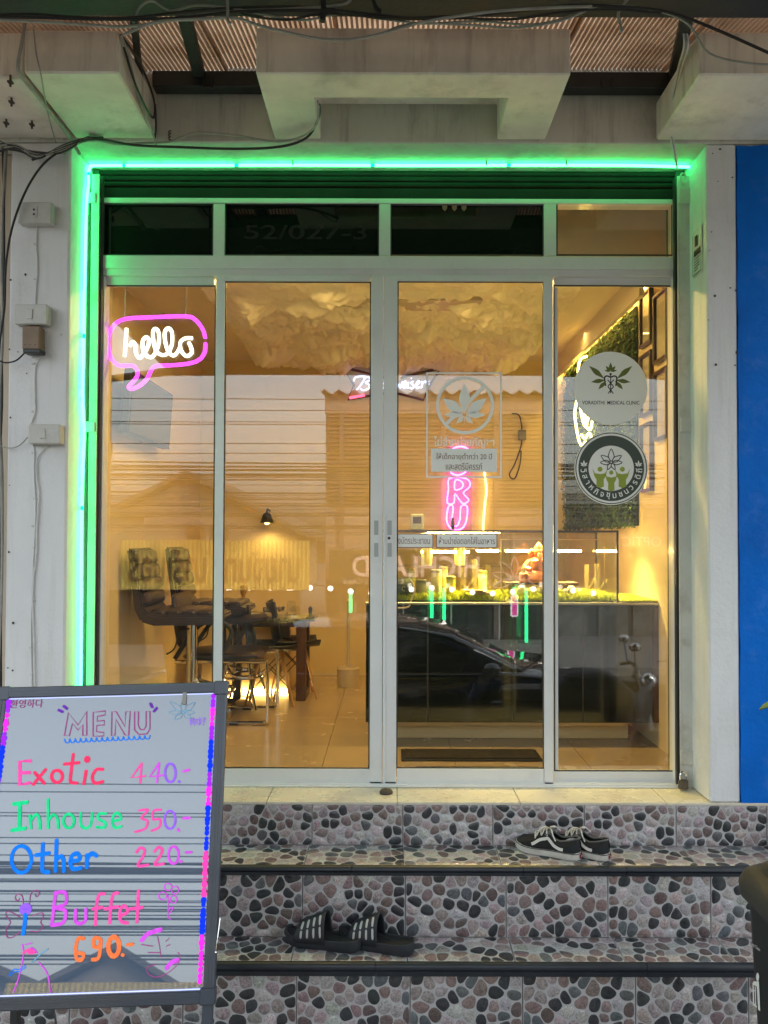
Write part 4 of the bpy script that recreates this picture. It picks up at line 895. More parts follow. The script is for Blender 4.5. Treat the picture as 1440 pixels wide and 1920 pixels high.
stroke(z5, [[(148, 384), (140, 335), (112, 322), (96, 345), (110, 366), (124, 350)], [(186, 382), (196, 320), (232, 298), (248, 318), (232, 340), (222, 326)], [(125, 468), (60, 432), (36, 452), (66, 500), (40, 540), (46, 592), (80, 594), (128, 560)], [(200, 460), (262, 440), (270, 470), (256, 500), (272, 530), (240, 556), (190, 556)]], 5, 'fpink', 'butterfly_drawing')
stroke(z5, [ell(1056, 278, 24, 22), ell(1100, 298, 22, 24), ell(1022, 334, 26, 24), ell(1090, 356, 20, 24), [(1056, 330), (1056, 470)], [(1060, 420), (1088, 404), (1072, 440)], [(1060, 470), (1072, 480)]], 6, 'mag', 'flower_drawing')
stroke(z5, [[(892, 612), (930, 572), (1008, 546)]], 26, 'mag', 'flower_drawing'); stroke(z5, [[(1048, 786), (1078, 752), (1118, 738)]], 26, 'mag', 'flower_drawing')
stroke(z5, [[(1118, 690), (1130, 715), (1110, 770), (1050, 820), (980, 844), (930, 820), (928, 780), (980, 765)], [(1042, 620), (1062, 600)], [(1044, 650), (1068, 640)], [(990, 590), (1002, 650), (1012, 720)], [(890, 640), (960, 650)], [(930, 690), (1000, 690)]], 5, 'fpink', 'flower_drawing')
stroke(z5, [[(140, 640), (148, 700), (120, 840), (85, 940)], [(245, 750), (300, 830), (316, 940)], [(150, 690), (200, 660), (232, 690)], [(160, 640), (200, 630)]], 7, 'mag', 'palm_drawing'); stroke(z5, [[(150, 690), (185, 672), (215, 690), (180, 690)]], 16, 'pink', 'palm_drawing')
stroke(z5, [[(58, 832), (85, 796), (120, 796), (160, 770)], [(66, 836), (92, 812), (124, 808), (164, 782)]], 5, 'blue', 'palm_drawing'); stroke(z5, [[(205, 750), (250, 705), (300, 668)]], 9, 'fcyan', 'palm_drawing')
for ang, ln in ((90, 75), (40, 100), (140, 105), (0, 70), (180, 90), (-40, 60), (220, 70)):
    ca, sa = math.cos(R(ang)), math.sin(R(ang)); cx, cy = 1150, 220; wd = 16
    stroke(z4, [[(cx+ca*ln*t-sa*wd*q, cy-sa*ln*t-ca*wd*q) for t, q in ((.1, 0), (.4, 1), (.7, .7), (1, 0), (.7, -.7), (.4, -1))]+['c']], 4, 'fcyan', 'leaf_drawing', 3)
BM = Matrix((UX, -VV, NN)).transposed().to_4x4()
def btext(body, px, py, wpx, col):
    M = BM.copy(); M.translation = onb(px, py, .0022); put_text('lettering', body, None, INKM[col], board, width=wpx*2.3/1442, M=M)
btext('환영하다', *z4(168, 165), 62, 'fpink'); btext('你好', *z4(1242, 276), 32, 'vio')
slab('clip', onb(*z4(1160, 130)).x-TL.x-.006, onb(*z4(1160, 130)).x-TL.x+.006, -.004, .034, .001, .006, cable_gry, board, .001)
# ================================================================ shoes on the steps
def lerp_tab(tab, x):
    for i in range(len(tab)-1):
        if x <= tab[i+1][0]:
            a, b = tab[i], tab[i+1]; t = (x-a[0])/(b[0]-a[0]+1e-9); t = t*t*(3-2*t) if len(tab) < 5 else t; return a[1]+(b[1]-a[1])*t
    return tab[-1][1]
def outline(tab, Lg, n=26):
    pts = []
    for i in range(n): 
        x = i/(n-1); x = .5-.5*math.cos(math.pi*x); pts.append((x*Lg, lerp_tab(tab, x)))
    return pts+[(x, -w_) for x, w_ in reversed(pts[1:-1])]
canvas = pm('black_canvas', (.010, .0095, .0095), .85, bump=.4, bs=500, var=.2, vs=40); suede = pm('black_suede', (.012, .016, .018), .9, var=.2, vs=30)
rubber = pm('dirty_white_rubber', (.50, .48, .43), .6, var=.12, vs=25, grime=(.25, .22, .18), gs=20, gamt=.6); lace_m = pm('white_lace', (.58, .56, .52), .8, bump=.3, bs=400); lining = pm('grey_lining', (.11, .11, .115), .9)
red_m = pm('red_label', (.22, .01, .02), .5)
def sneaker(label):
    t = thing('sneaker', label, 'shoe', group='pair of sneakers on the top step'); Lg = .262
    W = [(0, .004), (.03, .022), (.08, .030), (.2, .034), (.4, .035), (.55, .041), (.7, .047), (.85, .044), (.94, .033), (.985, .016), (1, .004)]
    ol = outline(W, Lg); mb = MB()
    def sc2(k, z, dz=0): return [(Lg/2+(x-Lg/2)*(1+(k-1)*.35), y*k, z+(.010*max(0, (x/Lg-.72)/.28)**2 if z < .012 else .010*max(0, (x/Lg-.72)/.28)**2)) for x, y in ol]
    mb.loft([sc2(.96, 0), sc2(1.03, .003), sc2(1.04, .016), sc2(1.0, .030)]); so_ = mb.go('sole', rubber, t, smooth=True)
    mb = MB(); q = [Vector(p) for p in sc2(1.035, .0255)]; mb.tube(q, .0016, 5, True); mb.go('foxing_line', canvas, so_)
    mb = MB(); mb.box(-.0035, .001, -.013, .013, .008, .022); lb = mb.go('heel_label', red_m, so_, .001)
    put_text('lettering', 'VANS', (-.0038, 0, .015), lace_m, lb, width=.021, height=.008, face='-x', bold=.01)
    # upper
    Hc = [(0, .082), (.06, .080), (.15, .072), (.28, .064), (.36, .070), (.46, .088), (.53, .087), (.62, .074), (.72, .061), (.82, .053), (.92, .047), (1, .034)]
    Op = [(0, .62), (.1, .74), (.3, .72), (.42, .60), (.50, .42), (.54, 0.), (1, 0.)]
    ns, nr = 40, 11
    def surf(x, s, side, off=0.0):
        w_ = lerp_tab(W, x)*.97; h = lerp_tab(Hc, x); o_ = lerp_tab(Op, x); base = .028+.010*max(0, (x-.72)/.28)**2
        wt = w_*o_
        a = s*math.pi/2
        y = wt+(w_-wt)*math.cos(a)+.006*math.sin(2*a)*(1 if o_ < .1 else .5)+off*math.cos(a)
        z = base+(h-base)*(math.sin(a) if o_ < .1 else s**.9)+off*math.sin(a)
        return Vector((.004+x*(Lg-.008)-off*(1 if x < .03 else 0), side*y, z))
    up = MB()
    for side in (1, -1):
        vs_ = [surf(.5-.5*math.cos(math.pi*i/ns), j/nr, side) for i in range(ns+1) for j in range(nr+1)]
        fs_ = [(i*(nr+1)+j, (i+1)*(nr+1)+j, (i+1)*(nr+1)+j+1, i*(nr+1)+j+1) for i in range(ns) for j in range(nr)]
        up.add(vs_, fs_)
    me = up.mesh('upper'); bm = bmesh.new(); bm.from_mesh(me); bmesh.ops.remove_doubles(bm, verts=bm.verts, dist=.0012); bm.to_mesh(me); bm.free()
    for p in me.polygons: p.use_smooth = True
    u = link('upper', me, canvas, t); md = u.modifiers.new('thickness', 'SOLIDIFY'); md.thickness = .003; md.offset = 0
    # heel counter patch, toe cap
    for side in (1, -1):
        mb = MB(); N_ = 8; vs_ = []
        for i in range(N_+1):
            x = .0+.24*i/N_; top_s = .62*(1-(i/N_)**2*.95)
            for j in range(5): vs_.append(surf(x, top_s*j/4, side, .003))
        mb.add(vs_, [(i*5+j, (i+1)*5+j, (i+1)*5+j+1, i*5+j+1) for i in range(N_) for j in range(4)]); mb.go('heel_counter', suede, t, smooth='all')
        pts = [(.70, .25), (.66, .30), (.58, .42), (.50, .58), (.46, .62), (.42, .55), (.36, .38), (.28, .24), (.22, .20)]
        P3 = smooth_path([surf(x, s_, side, .0042) for x, s_ in pts], 4); mb = MB(); vs_ = []
        for i, p in enumerate(P3):
            tt = (P3[min(i+1, len(P3)-1)]-P3[max(i-1, 0)]).normalized(); nrm = Vector((0, side, .35)).normalized(); q = nrm.cross(tt).normalized()*.0056; vs_ += [p-q, p+q]
        mb.add(vs_, [(2*i, 2*i+1, 2*i+3, 2*i+2) for i in range(len(P3)-1)]); mb.go('side_stripe', lace_m, t, smooth='all')
    col = [surf(.5-.5*math.cos(math.pi*i/ns), 1, 1) for i in range(ns+1) if .5-.5*math.cos(math.pi*i/ns) < .53]; col2 = [Vector((p.x, -p.y, p.z)) for p in col]
    MB().tube(list(reversed(col2))+col, .0035, 6).go('collar', pm('grey_piping', (.10, .10, .10), .8), t, smooth=True)
    # insole, tongue
    MB().add([(x, y*.8, .04) for x, y in ol], [tuple(range(len(ol)))]).go('insole', lining, t)
    tg = [[(Lg*(.66-.26*k/5), y*.024*(1+.15*k/5), .070+.036*k/5-.012*abs(y)**2) for y in (-1, -.5, 0, .5, 1)] for k in range(6)]
    vs_ = [p for r_ in tg for p in r_]; o = MB().add(vs_, [(i*5+j, (i+1)*5+j, (i+1)*5+j+1, i*5+j+1) for i in range(5) for j in range(4)]).go('tongue', lining, t, smooth='all'); md = o.modifiers.new('thickness', 'SOLIDIFY'); md.thickness = .005
    for k in range(5):
        x = Lg*(.50+.045*k); zc = lerp_tab(Hc, .50+.045*k)+.008-.0*k
        MB().tube([(x+.006, -.026, zc-.020), (x, -.014, zc-.002), (x, .0, zc+.003), (x, .014, zc-.002), (x-.006*(-1)**k, .026, zc-.020)], .0028, 6, sm=4).go('lace', lace_m, t, smooth=True)
    for pts in ([(.46, .0, .098), (.52, .014, .106), (.58, .022, .10), (.63, .03, .082), (.66, .034, .062)], [(.46, 0, .1), (.42, -.016, .104), (.37, -.024, .096), (.33, -.026, .085)], [(.46, .002, .1), (.42, .02, .10), (.38, .032, .082), (.34, .036, .066)], [(.46, .0, .1), (.44, .012, .11), (.38, .012, .112), (.44, .002, .104)]):
        MB().tube([(a*Lg, b, c) for a, b, c in pts], .0026, 6, sm=5).go('lace', lace_m, t, smooth=True)
    return t
def place(o, x, y, z, ang, s=1.0): o.location = (x, y, z); o.rotation_euler = (0, 0, ang); o.scale = (s, s, s)
s1 = sneaker('black sneaker with white side stripe, the left of the pair on the top step'); place(s1, P(1088, 1600, 2.875).x, 2.868, T1+.002, R(152), .95)
s2 = copy_tree(s1); s2['label'] = 'black sneaker with white side stripe, the right of the pair on the top step'; place(s2, P(1142, 1600, 2.87).x, 2.862, T1+.002, R(147), .92)
slide_m = pm('black_foam_rubber', (.018, .021, .026), .6, var=.15, vs=20); slide_in = pm('black_footbed', (.009, .010, .012), .8, bump=.3, bs=300); stripe_m = pm('silver_stripe', (.46, .45, .42), .45, var=.15, vs=60)
def slide(label):
    t = thing('slide_sandal', label, 'sandal', group='pair of slide sandals on the middle step'); Lg = .285
    W = [(0, .005), (.03, .024), (.1, .036), (.25, .038), (.45, .039), (.62, .046), (.78, .051), (.9, .043), (.97, .024), (1, .005)]
    ol = outline(W, Lg); mb = MB()
    def lift(x): u = x/Lg; return .012*max(0, (u-.75)/.25)**2+.010*max(0, (.35-u)/.35)**1.2
    def ringz(k, z, f=1.0): return [(Lg/2+(x-Lg/2)*(1+(k-1)*.4), y*k, z+lift(x)*f) for x, y in ol]
    mb.loft([ringz(.93, 0, .3), ringz(1.0, .006, .5), ringz(1.02, .022), ringz(1.0, .034), ringz(.94, .036), ringz(.88, .029)]); so_ = mb.go('sole', slide_m, t, smooth=True)
    MB().add([(Lg/2+(x-Lg/2)*.955, y*.885, .0295+lift(x)) for x, y in ol], [tuple(range(len(ol)))]).go('footbed', slide_in, so_)
    # strap
    vs_ = []; nA, nB = 14, 18
    def sp(u, a, off=0): # u along length 0..1, a across -1..1
        x = Lg*(.43+.40*u+.05*(1-a*a)*(0.5-u)-.06*(1-u)*(1-abs(a))*0); w_ = lerp_tab(W, .45+.38*u)*1.04+off; h = (.116-.052*u)+off
        th = math.pi/2*a
        return Vector((x-.02*(1-abs(a))*u*0, w_*math.sin(th), .020+(h-.012)*max(math.cos(th), 0)**.75))
    for i in range(nA+1):
        for j in range(nB+1): vs_.append(sp(i/nA, -1+2*j/nB))
    o = MB().add(vs_, [(i*(nB+1)+j, (i+1)*(nB+1)+j, (i+1)*(nB+1)+j+1, i*(nB+1)+j+1) for i in range(nA) for j in range(nB)]).go('strap', slide_m, t, smooth='all')
    md = o.modifiers.new('thickness', 'SOLIDIFY'); md.thickness = .006; md.offset = -1
    for sd_ in (1, -1):
        for k in range(4):
            u = .16+.21*k
            for a0, a1 in ((.26, .60), (.65, .90)):
                pts = [sp(u+(.05 if a0 > .5 else .0)*(-.5)-.05*(a_-a0), sd_*a_, .0012) for a_ in [a0+(a1-a0)*q/5 for q in range(6)]]; vs2 = []
                for i, p in enumerate(pts):
                    tt = (pts[min(i+1, 5)]-pts[max(i-1, 0)]).normalized(); q = Vector((1, 0, 0)); q = (q-tt*q.dot(tt)).normalized()*.0040*(.6 if i in (0, 5) else 1); vs2 += [p-q, p+q]
                MB().add(vs2, [(2*i, 2*i+1, 2*i+3, 2*i+2) for i in range(5)]).go('stripe', stripe_m, o, smooth='all')
    return t
l1 = slide('black slide sandal with silver stripes, the left one on the middle step'); place(l1, P(677, 1783, 2.72).x, 2.722, T2+.002, R(163), 1.0)
l2 = copy_tree(l1); l2['label'] = 'black slide sandal with silver stripes, the right one on the middle step'; place(l2, P(776, 1789, 2.70).x, 2.698, T2+.002, R(158), 1.0)
# ================================================================ litter bin
bx0 = .940; bin_ = thing('litter_bin', 'dark grey plastic litter bin with a hooded lid beside the steps', 'bin', (bx0+.23, 1.86, 0))
bin_m = pm('charcoal_plastic', (.011, .014, .016), .5, var=.12, vs=6, bump=.12, bs=200); lid_m = pm('grey_lid', (.030, .030, .027), .55, var=.15, vs=8, bump=.15, bs=120)
def rrect(cx, cy, hx, hy, r, z, n=5):
    out = []
    for (sx, sy, a0) in ((1, 1, 0), (-1, 1, 90), (-1, -1, 180), (1, -1, 270)):
        for i in range(n+1): a = R(a0+90*i/n); out.append((cx+sx*(hx-r)+r*math.cos(a), cy+sy*(hy-r)+r*math.sin(a), z))
    return out
bcx, bcy = bx0+.235, 1.86
ZR = P(1390, 1650, 2.06).z
mb = MB(); mb.loft([rrect(bcx, bcy, .175, .185, .05, 0), rrect(bcx, bcy, .18, .19, .05, .02), rrect(bcx, bcy, .225, .232, .06, ZR-.06), rrect(bcx, bcy, .229, .236, .06, ZR-.02)]); body = mb.go('body', bin_m, bin_, smooth=True)
mb = MB(); mb.loft([rrect(bcx, bcy, .237, .244, .065, ZR-.045), rrect(bcx, bcy, .246, .253, .07, ZR-.035), rrect(bcx, bcy, .248, .255, .07, ZR-.005), rrect(bcx, bcy, .238, .245, .07, ZR+.022), rrect(bcx, bcy, .215, .222, .07, ZR+.04)]); lid = mb.go('lid', lid_m, bin_, smooth=True)
mb = MB(); mb.loft([rrect(bcx, bcy, .208, .215, .07, ZR+.036), rrect(bcx, bcy, .205, .212, .07, ZR+.05), rrect(bcx, bcy, .15, .15, .06, ZR+.10), rrect(bcx, bcy, .06, .06, .03, ZR+.125)]); mb.go('flap', lid_m, lid, smooth=True)
def on_bin(px, py):
    v = ray(px, py); # left face leans with the taper
    X0 = bcx-.18; X1 = bcx-.225; z0, z1 = .02, ZR-.06; k = (X1-X0)/(z1-z0)
    t_ = (X0+k*(CAM.z-z0)-CAM.x)/(v.x-k*v.z); return CAM+v*t_+Vector((-.0015, 0, 0))
wh = pm('white_print', (.7, .72, .72), .5); mb = MB()
def bquad(*pts): mb.add([on_bin(*p) for p in pts], [tuple(range(len(pts)))])
bquad(*[(1421.6+2.9*math.cos(a), 1832+8*math.sin(a)) for a in [i*math.pi/6 for i in range(12)]])
bquad((1413.5, 1840), (1424, 1840), (1426.5, 1896), (1422.5, 1893), (1420, 1850), (1413.5, 1846)); bquad((1412, 1842), (1414, 1844), (1415, 1882), (1420, 1886), (1420, 1890), (1413, 1884)); bquad((1416.5, 1850), (1418, 1850), (1419, 1884), (1417.5, 1882))
mb.go('pictogram', wh, body)
pa, pb, pc = on_bin(1408, 1768), on_bin(1426, 1782), on_bin(1408, 1760)
me = text_mesh('Keep Clean', width=1, height=1); ux = pb-pa; vy = (pc-pa)*1.0; ctr = (pa+pb)/2
me.transform(Matrix(((ux.x, vy.x, -1, ctr.x), (ux.y, vy.y, 0, ctr.y), (ux.z, vy.z, 0, ctr.z), (0, 0, 0, 1)))); link('lettering', me, wh, body)
# ================================================================ plant at the right edge
lp = P(1424, 1332, 2.72); pt = thing('potted_plant', 'green leafy pot plant reaching in beside the blue wall', 'plant', (1.62, 2.9, T1))
MB().lathe([(.05, 0), (.075, .12), (.082, .12), (.082, .14), (.07, .14)], (1.62, 2.9, T1+.001), 20).go('pot', pm('terracotta', (.35, .14, .07), .8, var=.1), pt, smooth=True)
leaf_m = pm('green_leaf', (.24, .30, .03), .45, var=.25, vs=10)
MB().tube([(1.62, 2.9, T1+.13), (1.615, 2.89, T1+.3), (1.60, 2.87, T1+.55)], .006, 6, sm=4).go('stem', leaf_m, pt)
ends = [(lp, .044)]+[(Vector((1.60+.2*math.cos(a), 2.85+.12*math.sin(a), 1.15+.06*(i % 4))), .028) for i, a in enumerate([-.9, -.3, .3, .9, 1.6, 2.2, 4.0])]
for e, wd in ends:
    b0 = Vector((1.605, 2.875, e.z-.03)); vs_ = []
    for i in range(9):
        t_ = i/8; c_ = b0.lerp(e, t_)+Vector((0, 0, .03*math.sin(math.pi*t_))); hw = wd*math.sin(math.pi*min(max((t_-.12)/.88, .0), 1))**.8*.75+.001
        ax = (e-b0).normalized(); sd_ = ax.cross(Vector((0, 0, 1))).normalized(); vs_ += [c_-sd_*hw+Vector((0, 0, .006)), c_, c_+sd_*hw+Vector((0, 0, .006))]
    MB().add(vs_, [q for i in range(8) for q in ((3*i, 3*i+1, 3*i+4, 3*i+3), (3*i+1, 3*i+2, 3*i+5, 3*i+4))]).go('leaf', leaf_m, pt, smooth='all')
# ================================================================ inside the shop
WARM = (1.0, .65, .19)
warm_em = emit('warm_led', WARM, 9.0)
def lamp(name, loc, size, power, rot, parent, col=WARM):
    l = bpy.data.lights.new(name, 'AREA'); l.shape = 'RECTANGLE'; l.size, l.size_y = size; l.energy = power*LAMP_K; l.spread = R(115) if name == 'case_lamp' else R(180); l.color = col
    o = bpy.data.objects.new(name, l); COL.objects.link(o); o.parent = parent; o.location = Vector(loc)-OFF[parent.name]; o.rotation_euler = rot; return o
# ceiling batten just behind the transom rail
cl = thing('ceiling_light', 'long warm ceiling batten lamp just inside above the doors', 'lamp', (0, 3.72, CEIL))
boxo('housing', -.75, .75, 3.69, 3.76, CEIL-.03, CEIL-.0005, plastic_wht, cl, .004)
boxo('diffuser', -.74, .74, 3.695, 3.755, CEIL-.045, CEIL-.0305, emit('batten_glow', WARM, 3.0), cl)
lamp('batten_light', (0, 3.725, CEIL-.05), (1.45, .05), 22, (0, 0, 0), cl)
cv = thing('cove_light', 'warm light strip glowing above the hedge on the right wall', 'lamp', (RX1-.03, 4.9, CEIL-.05))
boxo('strip', RX1-.02, RX1-.006, 3.95, 5.70, CEIL-.030, CEIL-.016, emit('cove_glow', WARM, 40.0), cv)
lamp('cove_lamp', (RX1-.03, 4.8, CEIL-.04), (1.6, .02), 2.5, (0, 0, 0), cv)
boxo('ledge', RX1-.10, RX1-.075, 3.75, 5.74, CEIL-.135, CEIL-.0005, ceil_p, cv)
sb = rect(628, 537, 905, 563, 4.1); cu = thing('ceiling_unit', 'pale box shaped unit fixed under the cotton ceiling', 'ceiling unit', ((sb[0]+sb[1])/2, 4.2, sb[3]))
boxo('casing', sb[0], sb[1], 4.1, 4.3, sb[2], sb[3], pm('beige_casing', (.5, .42, .3), .5), cu, .004); boxo('mounting_plate', sb[0]-.03, sb[1]+.04, 4.12, 4.36, sb[3]+.0005, CEIL-.001, pm('beige_casing', (.5, .42, .3)), cu, .002)
# ---- television on the left wall
TX = RX0+.09; a0, a1 = PX(240, 750, TX), PX(318, 800, TX); z0, z1 = 2+(1009-812)/1442*a0.y, 2+(1009-690)/1442*a0.y
tv = thing('television', 'flat television mounted on the left wall behind the hello sign', 'television', (RX0, (a0.y+a1.y)/2, z0))
MB().hexa([(TX-.045, a0.y, z0), (TX, a0.y, z0), (TX, a1.y, z0), (TX-.045, a1.y, z0), (TX-.02, a0.y, z1), (TX+.02, a0.y, z1), (TX+.02, a1.y, z1), (TX-.02, a1.y, z1)]).go('casing', blk_plastic, tv, .003)
e = .012; MB().hexa([(TX+.0005, a0.y+e, z0+e), (TX+.003, a0.y+e, z0+e), (TX+.003, a1.y-e, z0+e), (TX+.0005, a1.y-e, z0+e), (TX+.0195, a0.y+e, z1-e), (TX+.0225, a0.y+e, z1-e), (TX+.0225, a1.y-e, z1-e), (TX+.0195, a1.y-e, z1-e)]).go('screen', pm('dark_screen', (.02, .022, .025), .12, coat=.5), tv)
boxo('wall_bracket', RX0+.0005, TX-.04, (a0.y+a1.y)/2-.1, (a0.y+a1.y)/2+.1, z0+.08, z0+.2, dark_steel, tv, .003)
# ---- bar stools
vinyl = pm('black_purple_vinyl', (.020, .012, .019), .33, coat=.1, var=.3, vs=8)
def pad(mb, cx, cz, lx, th, ang, y0, y1):
    ca, sa = math.cos(ang), math.sin(ang); pts = []
    for t in range(14):
        a = 2*math.pi*t/14; ex = lx/2*(abs(math.cos(a))**.55)*(1 if math.cos(a) >= 0 else -1); ez = th/2*(abs(math.sin(a))**.7)*(1 if math.sin(a) >= 0 else -1); pts.append((cx+ca*ex-sa*ez, cz+sa*ex+ca*ez))
    ym = (y0+y1)/2; hw = (y1-y0)/2
    mb.loft([[(cx+(x-cx)*k, ym+hw*s, cz+(z-cz)*k) for x, z in pts] for s, k in ((-1, .6), (-.93, .92), (-.8, 1), (.8, 1), (.93, .92), (1, .6))])
def bar_stool(label):
    t = thing('bar_stool', label, 'stool', group='padded bar stools by the left wall'); H_ = .56
    mb = MB(); Rr = .0
    mb.prism([(-.30, .36), (-.275, .365), (-.215, .06), (-.185, .025), (-.14, .015), (.16, .015), (.185, .0), (.17, -.035), (-.16, -.04), (-.225, -.02), (-.255, .04)], 'y', -.185, .185)
    me = mb.mesh('seat_shell', .01, True, 2); me.transform(Matrix.Translation((0, 0, H_+.04))); sh_ = link('seat_shell', me, vinyl, t)
    for i in range(4):
        m2 = MB(); k = (i+.5)/4; pad(m2, -.262+.055*(1-k), H_+.10+.29*k, .075, .04, R(101), -.165, .165); m2.go('back_pad', vinyl, t, smooth=True)
        m2 = MB(); pad(m2, -.14+.082*i, H_+.06, .085, .045, 0, -.17, .17); m2.go('seat_pad', vinyl, t, smooth=True)
    MB().lathe([(.19, 0), (.19, .008), (.15, .022), (.05, .035), (.032, .05), (.03, H_)], (0, 0, .001), 28).go('pedestal', chrome, t, smooth=True)
    MB().tube([(.03, .0, .25), (.1, -.12, .2), (.2, -.1, .19), (.22, 0, .19), (.2, .1, .19), (.1, .12, .2), (.03, 0, .25)], .010, 8, sm=5).go('footrest', chrome, t, smooth=True)
    MB().tube([(0, -.02, H_-.03), (-.05, -.06, H_-.05), (-.07, -.09, H_-.13), (-.11, -.10, H_-.16)], .005, 6, sm=4).go('lever', blk_plastic, t, smooth=True)
    return t
b1 = bar_stool('nearer black padded bar stool on a chrome pedestal by the left wall'); b1.location = (-1.075, 4.2, FLOOR)
b2 = copy_tree(b1); b2['label'] = 'second black padded bar stool, just behind the nearer one'; b2.location = (-1.03, 4.72, FLOOR)
# ---- chrome cantilever chair
ch = thing('cantilever_chair', 'low chrome tube chair with dark seat in front of the table', 'chair', (-.95, 4.4, FLOOR)); ch.location = (-.92, 4.4, FLOOR); OFF[ch.name] = Vector((0, 0, 0))
mb = MB()
for s in (-1, 1): mb.tube([(-.25, s*.19, .34), (.20, s*.19, .345), (.25, s*.19, .32), (.255, s*.19, .05), (.24, s*.19, .015), (.19, s*.19, .012), (-.26, s*.19, .012)], .0105, 8, sm=4)
mb.tube([(-.26, -.19, .012), (-.26, .19, .012)], .0105, 8); mb.go('frame', chrome, ch, smooth=True)
m2 = MB(); pad(m2, .0, .365, .44, .045, 0, -.185, .185); m2.go('seat', vinyl, ch, smooth=True)
m2 = MB(); pad(m2, -.25, .56, .30, .035, R(98), -.185, .185); m2.go('backrest', vinyl, ch, smooth=True)
for s in (-1, 1): MB().tube([(-.25, s*.19, .36), (-.12, s*.2, .54), (0, s*.2, .56), (.06, s*.2, .5), (.0, s*.195, .38)], .013, 8, sm=5).go('armrest', blk_plastic, ch, smooth=True)
for s in (-1, 1): MB().box(.05, .1, s*.19-.012, s*.19+.012, 0, .01).go('foot_pad', blk_plastic, ch)
# ---- round stool with splayed chrome legs
rs = thing('round_stool', 'round dark stool with splayed chrome legs and a foot ring beside the table', 'stool'); rs.location = (-.90, 4.72, FLOOR)
MB().lathe([(.02, .505), (.14, .505), (.155, .52), (.155, .54), (.13, .56), (.02, .565)], (0, 0, 0), 26).go('seat', vinyl, rs, smooth=True)
for k in range(4):
    a = R(35+90*k); ca, sa = math.cos(a), math.sin(a); MB().tube([(ca*.06, sa*.06, .505), (ca*.09, sa*.09, .3), (ca*.13, sa*.13, .14), (ca*.19, sa*.19, .0)], .009, 7, sm=4).go('leg', chrome, rs, smooth=True)
MB().tube([(.125*math.cos(R(i*18)), .125*math.sin(R(i*18)), .18) for i in range(20)], .007, 6, True).go('foot_ring', chrome, rs, smooth=True)
# ---- lit counter block, table
cb = thing('side_counter', 'cream counter block with a warm light line at its base', 'counter', (-.95, 5.3, FLOOR))
boxo('body', -1.25, -.66, 5.12, 5.6, FLOOR, 1.46, room_wall, cb, .004)
boxo('light_line', -1.24, -.67, 5.105, 5.118, FLOOR+.004, FLOOR+.016, emit('floor_led', (1, .68, .22), 34.0), cb)
tb = thing('table', 'low table with thin dark top and dark wooden frame leg', 'table', (-.75, 4.98, FLOOR))
boxo('top', -1.02, -.47, 4.82, 5.10, 1.478, 1.495, pm('dark_table_top', (.02, .018, .016), .15, coat=.3), tb, .003)
mb = MB(); lx0, lx1 = -.585, -.525
for q in ((4.83, 4.88, FLOOR, 1.477), (5.04, 5.09, FLOOR, 1.477)): mb.box(lx0, lx1, *q)
mb.box(lx0, lx1, 4.88, 5.04, FLOOR, FLOOR+.05); mb.box(lx0, lx1, 4.88, 5.04, 1.43, 1.477); mb.box(-.98, lx0, 4.84, 4.87, 1.44, 1.477); mb.box(-.98, -.93, 4.83, 4.88, FLOOR, 1.44); mb.go('leg_frame', wood_dk, tb, .004)
# ---- shell chairs
shell_m = pm('black_shell', (.022, .02, .02), .4, var=.1)
def shell_chair(label):
    t = thing('shell_chair', label, 'chair', group='shell chairs at the table'); vs_ = []; n1, n2 = 16, 12
    for i in range(n1+1):
        u = i/n1
        if u < .5: x = .20-.36*(u/.5); z = .33+.02*(u/.5-.5)**2
        else: k = (u-.5)/.5; x = -.16-.07*k; z = .335+.30*k**1.1
        for j in range(n2+1):
            s = -1+2*j/n2; wdt = .20*(1-.25*max(0, u-.7)/.3)*(1 if u > .08 else .85)
            vs_.append((x+.06*s*s*(1 if u > .5 else 0), wdt*s, z+.05*s*s*(1 if u < .6 else .3)))
    o = MB().add(vs_, [(i*(n2+1)+j, (i+1)*(n2+1)+j, (i+1)*(n2+1)+j+1, i*(n2+1)+j+1) for i in range(n1) for j in range(n2)]).go('shell', shell_m, t, smooth='all'); md = o.modifiers.new('thickness', 'SOLIDIFY'); md.thickness = .012
    for sx in (-1, 1):
        for sy in (-1, 1): MB().tube([(sx*.08, sy*.08, .33), (sx*.17, sy*.17, 0)], [.013, .012, .010, .008], 7).go('leg', wood_lt, t, smooth=True)
    for sy in (-1, 1): MB().tube([(-.14, sy*.14, .11), (.09, sy*.09, .31)], .0035, 5).tube([(.14, sy*.14, .11), (-.09, sy*.09, .31)], .0035, 5).go('strut', blk_plastic, t)
    return t
c1 = shell_chair('black shell chair with wooden legs, nearer to the doors'); c1.location = (-.74, 4.78, FLOOR); c1.rotation_euler = (0, 0, R(12)); c1.scale = (.8, .8, .95)
c2 = copy_tree(c1); c2['label'] = 'black shell chair with wooden legs tucked behind the other one'; c2.location = (-.62, 5.0, FLOOR)
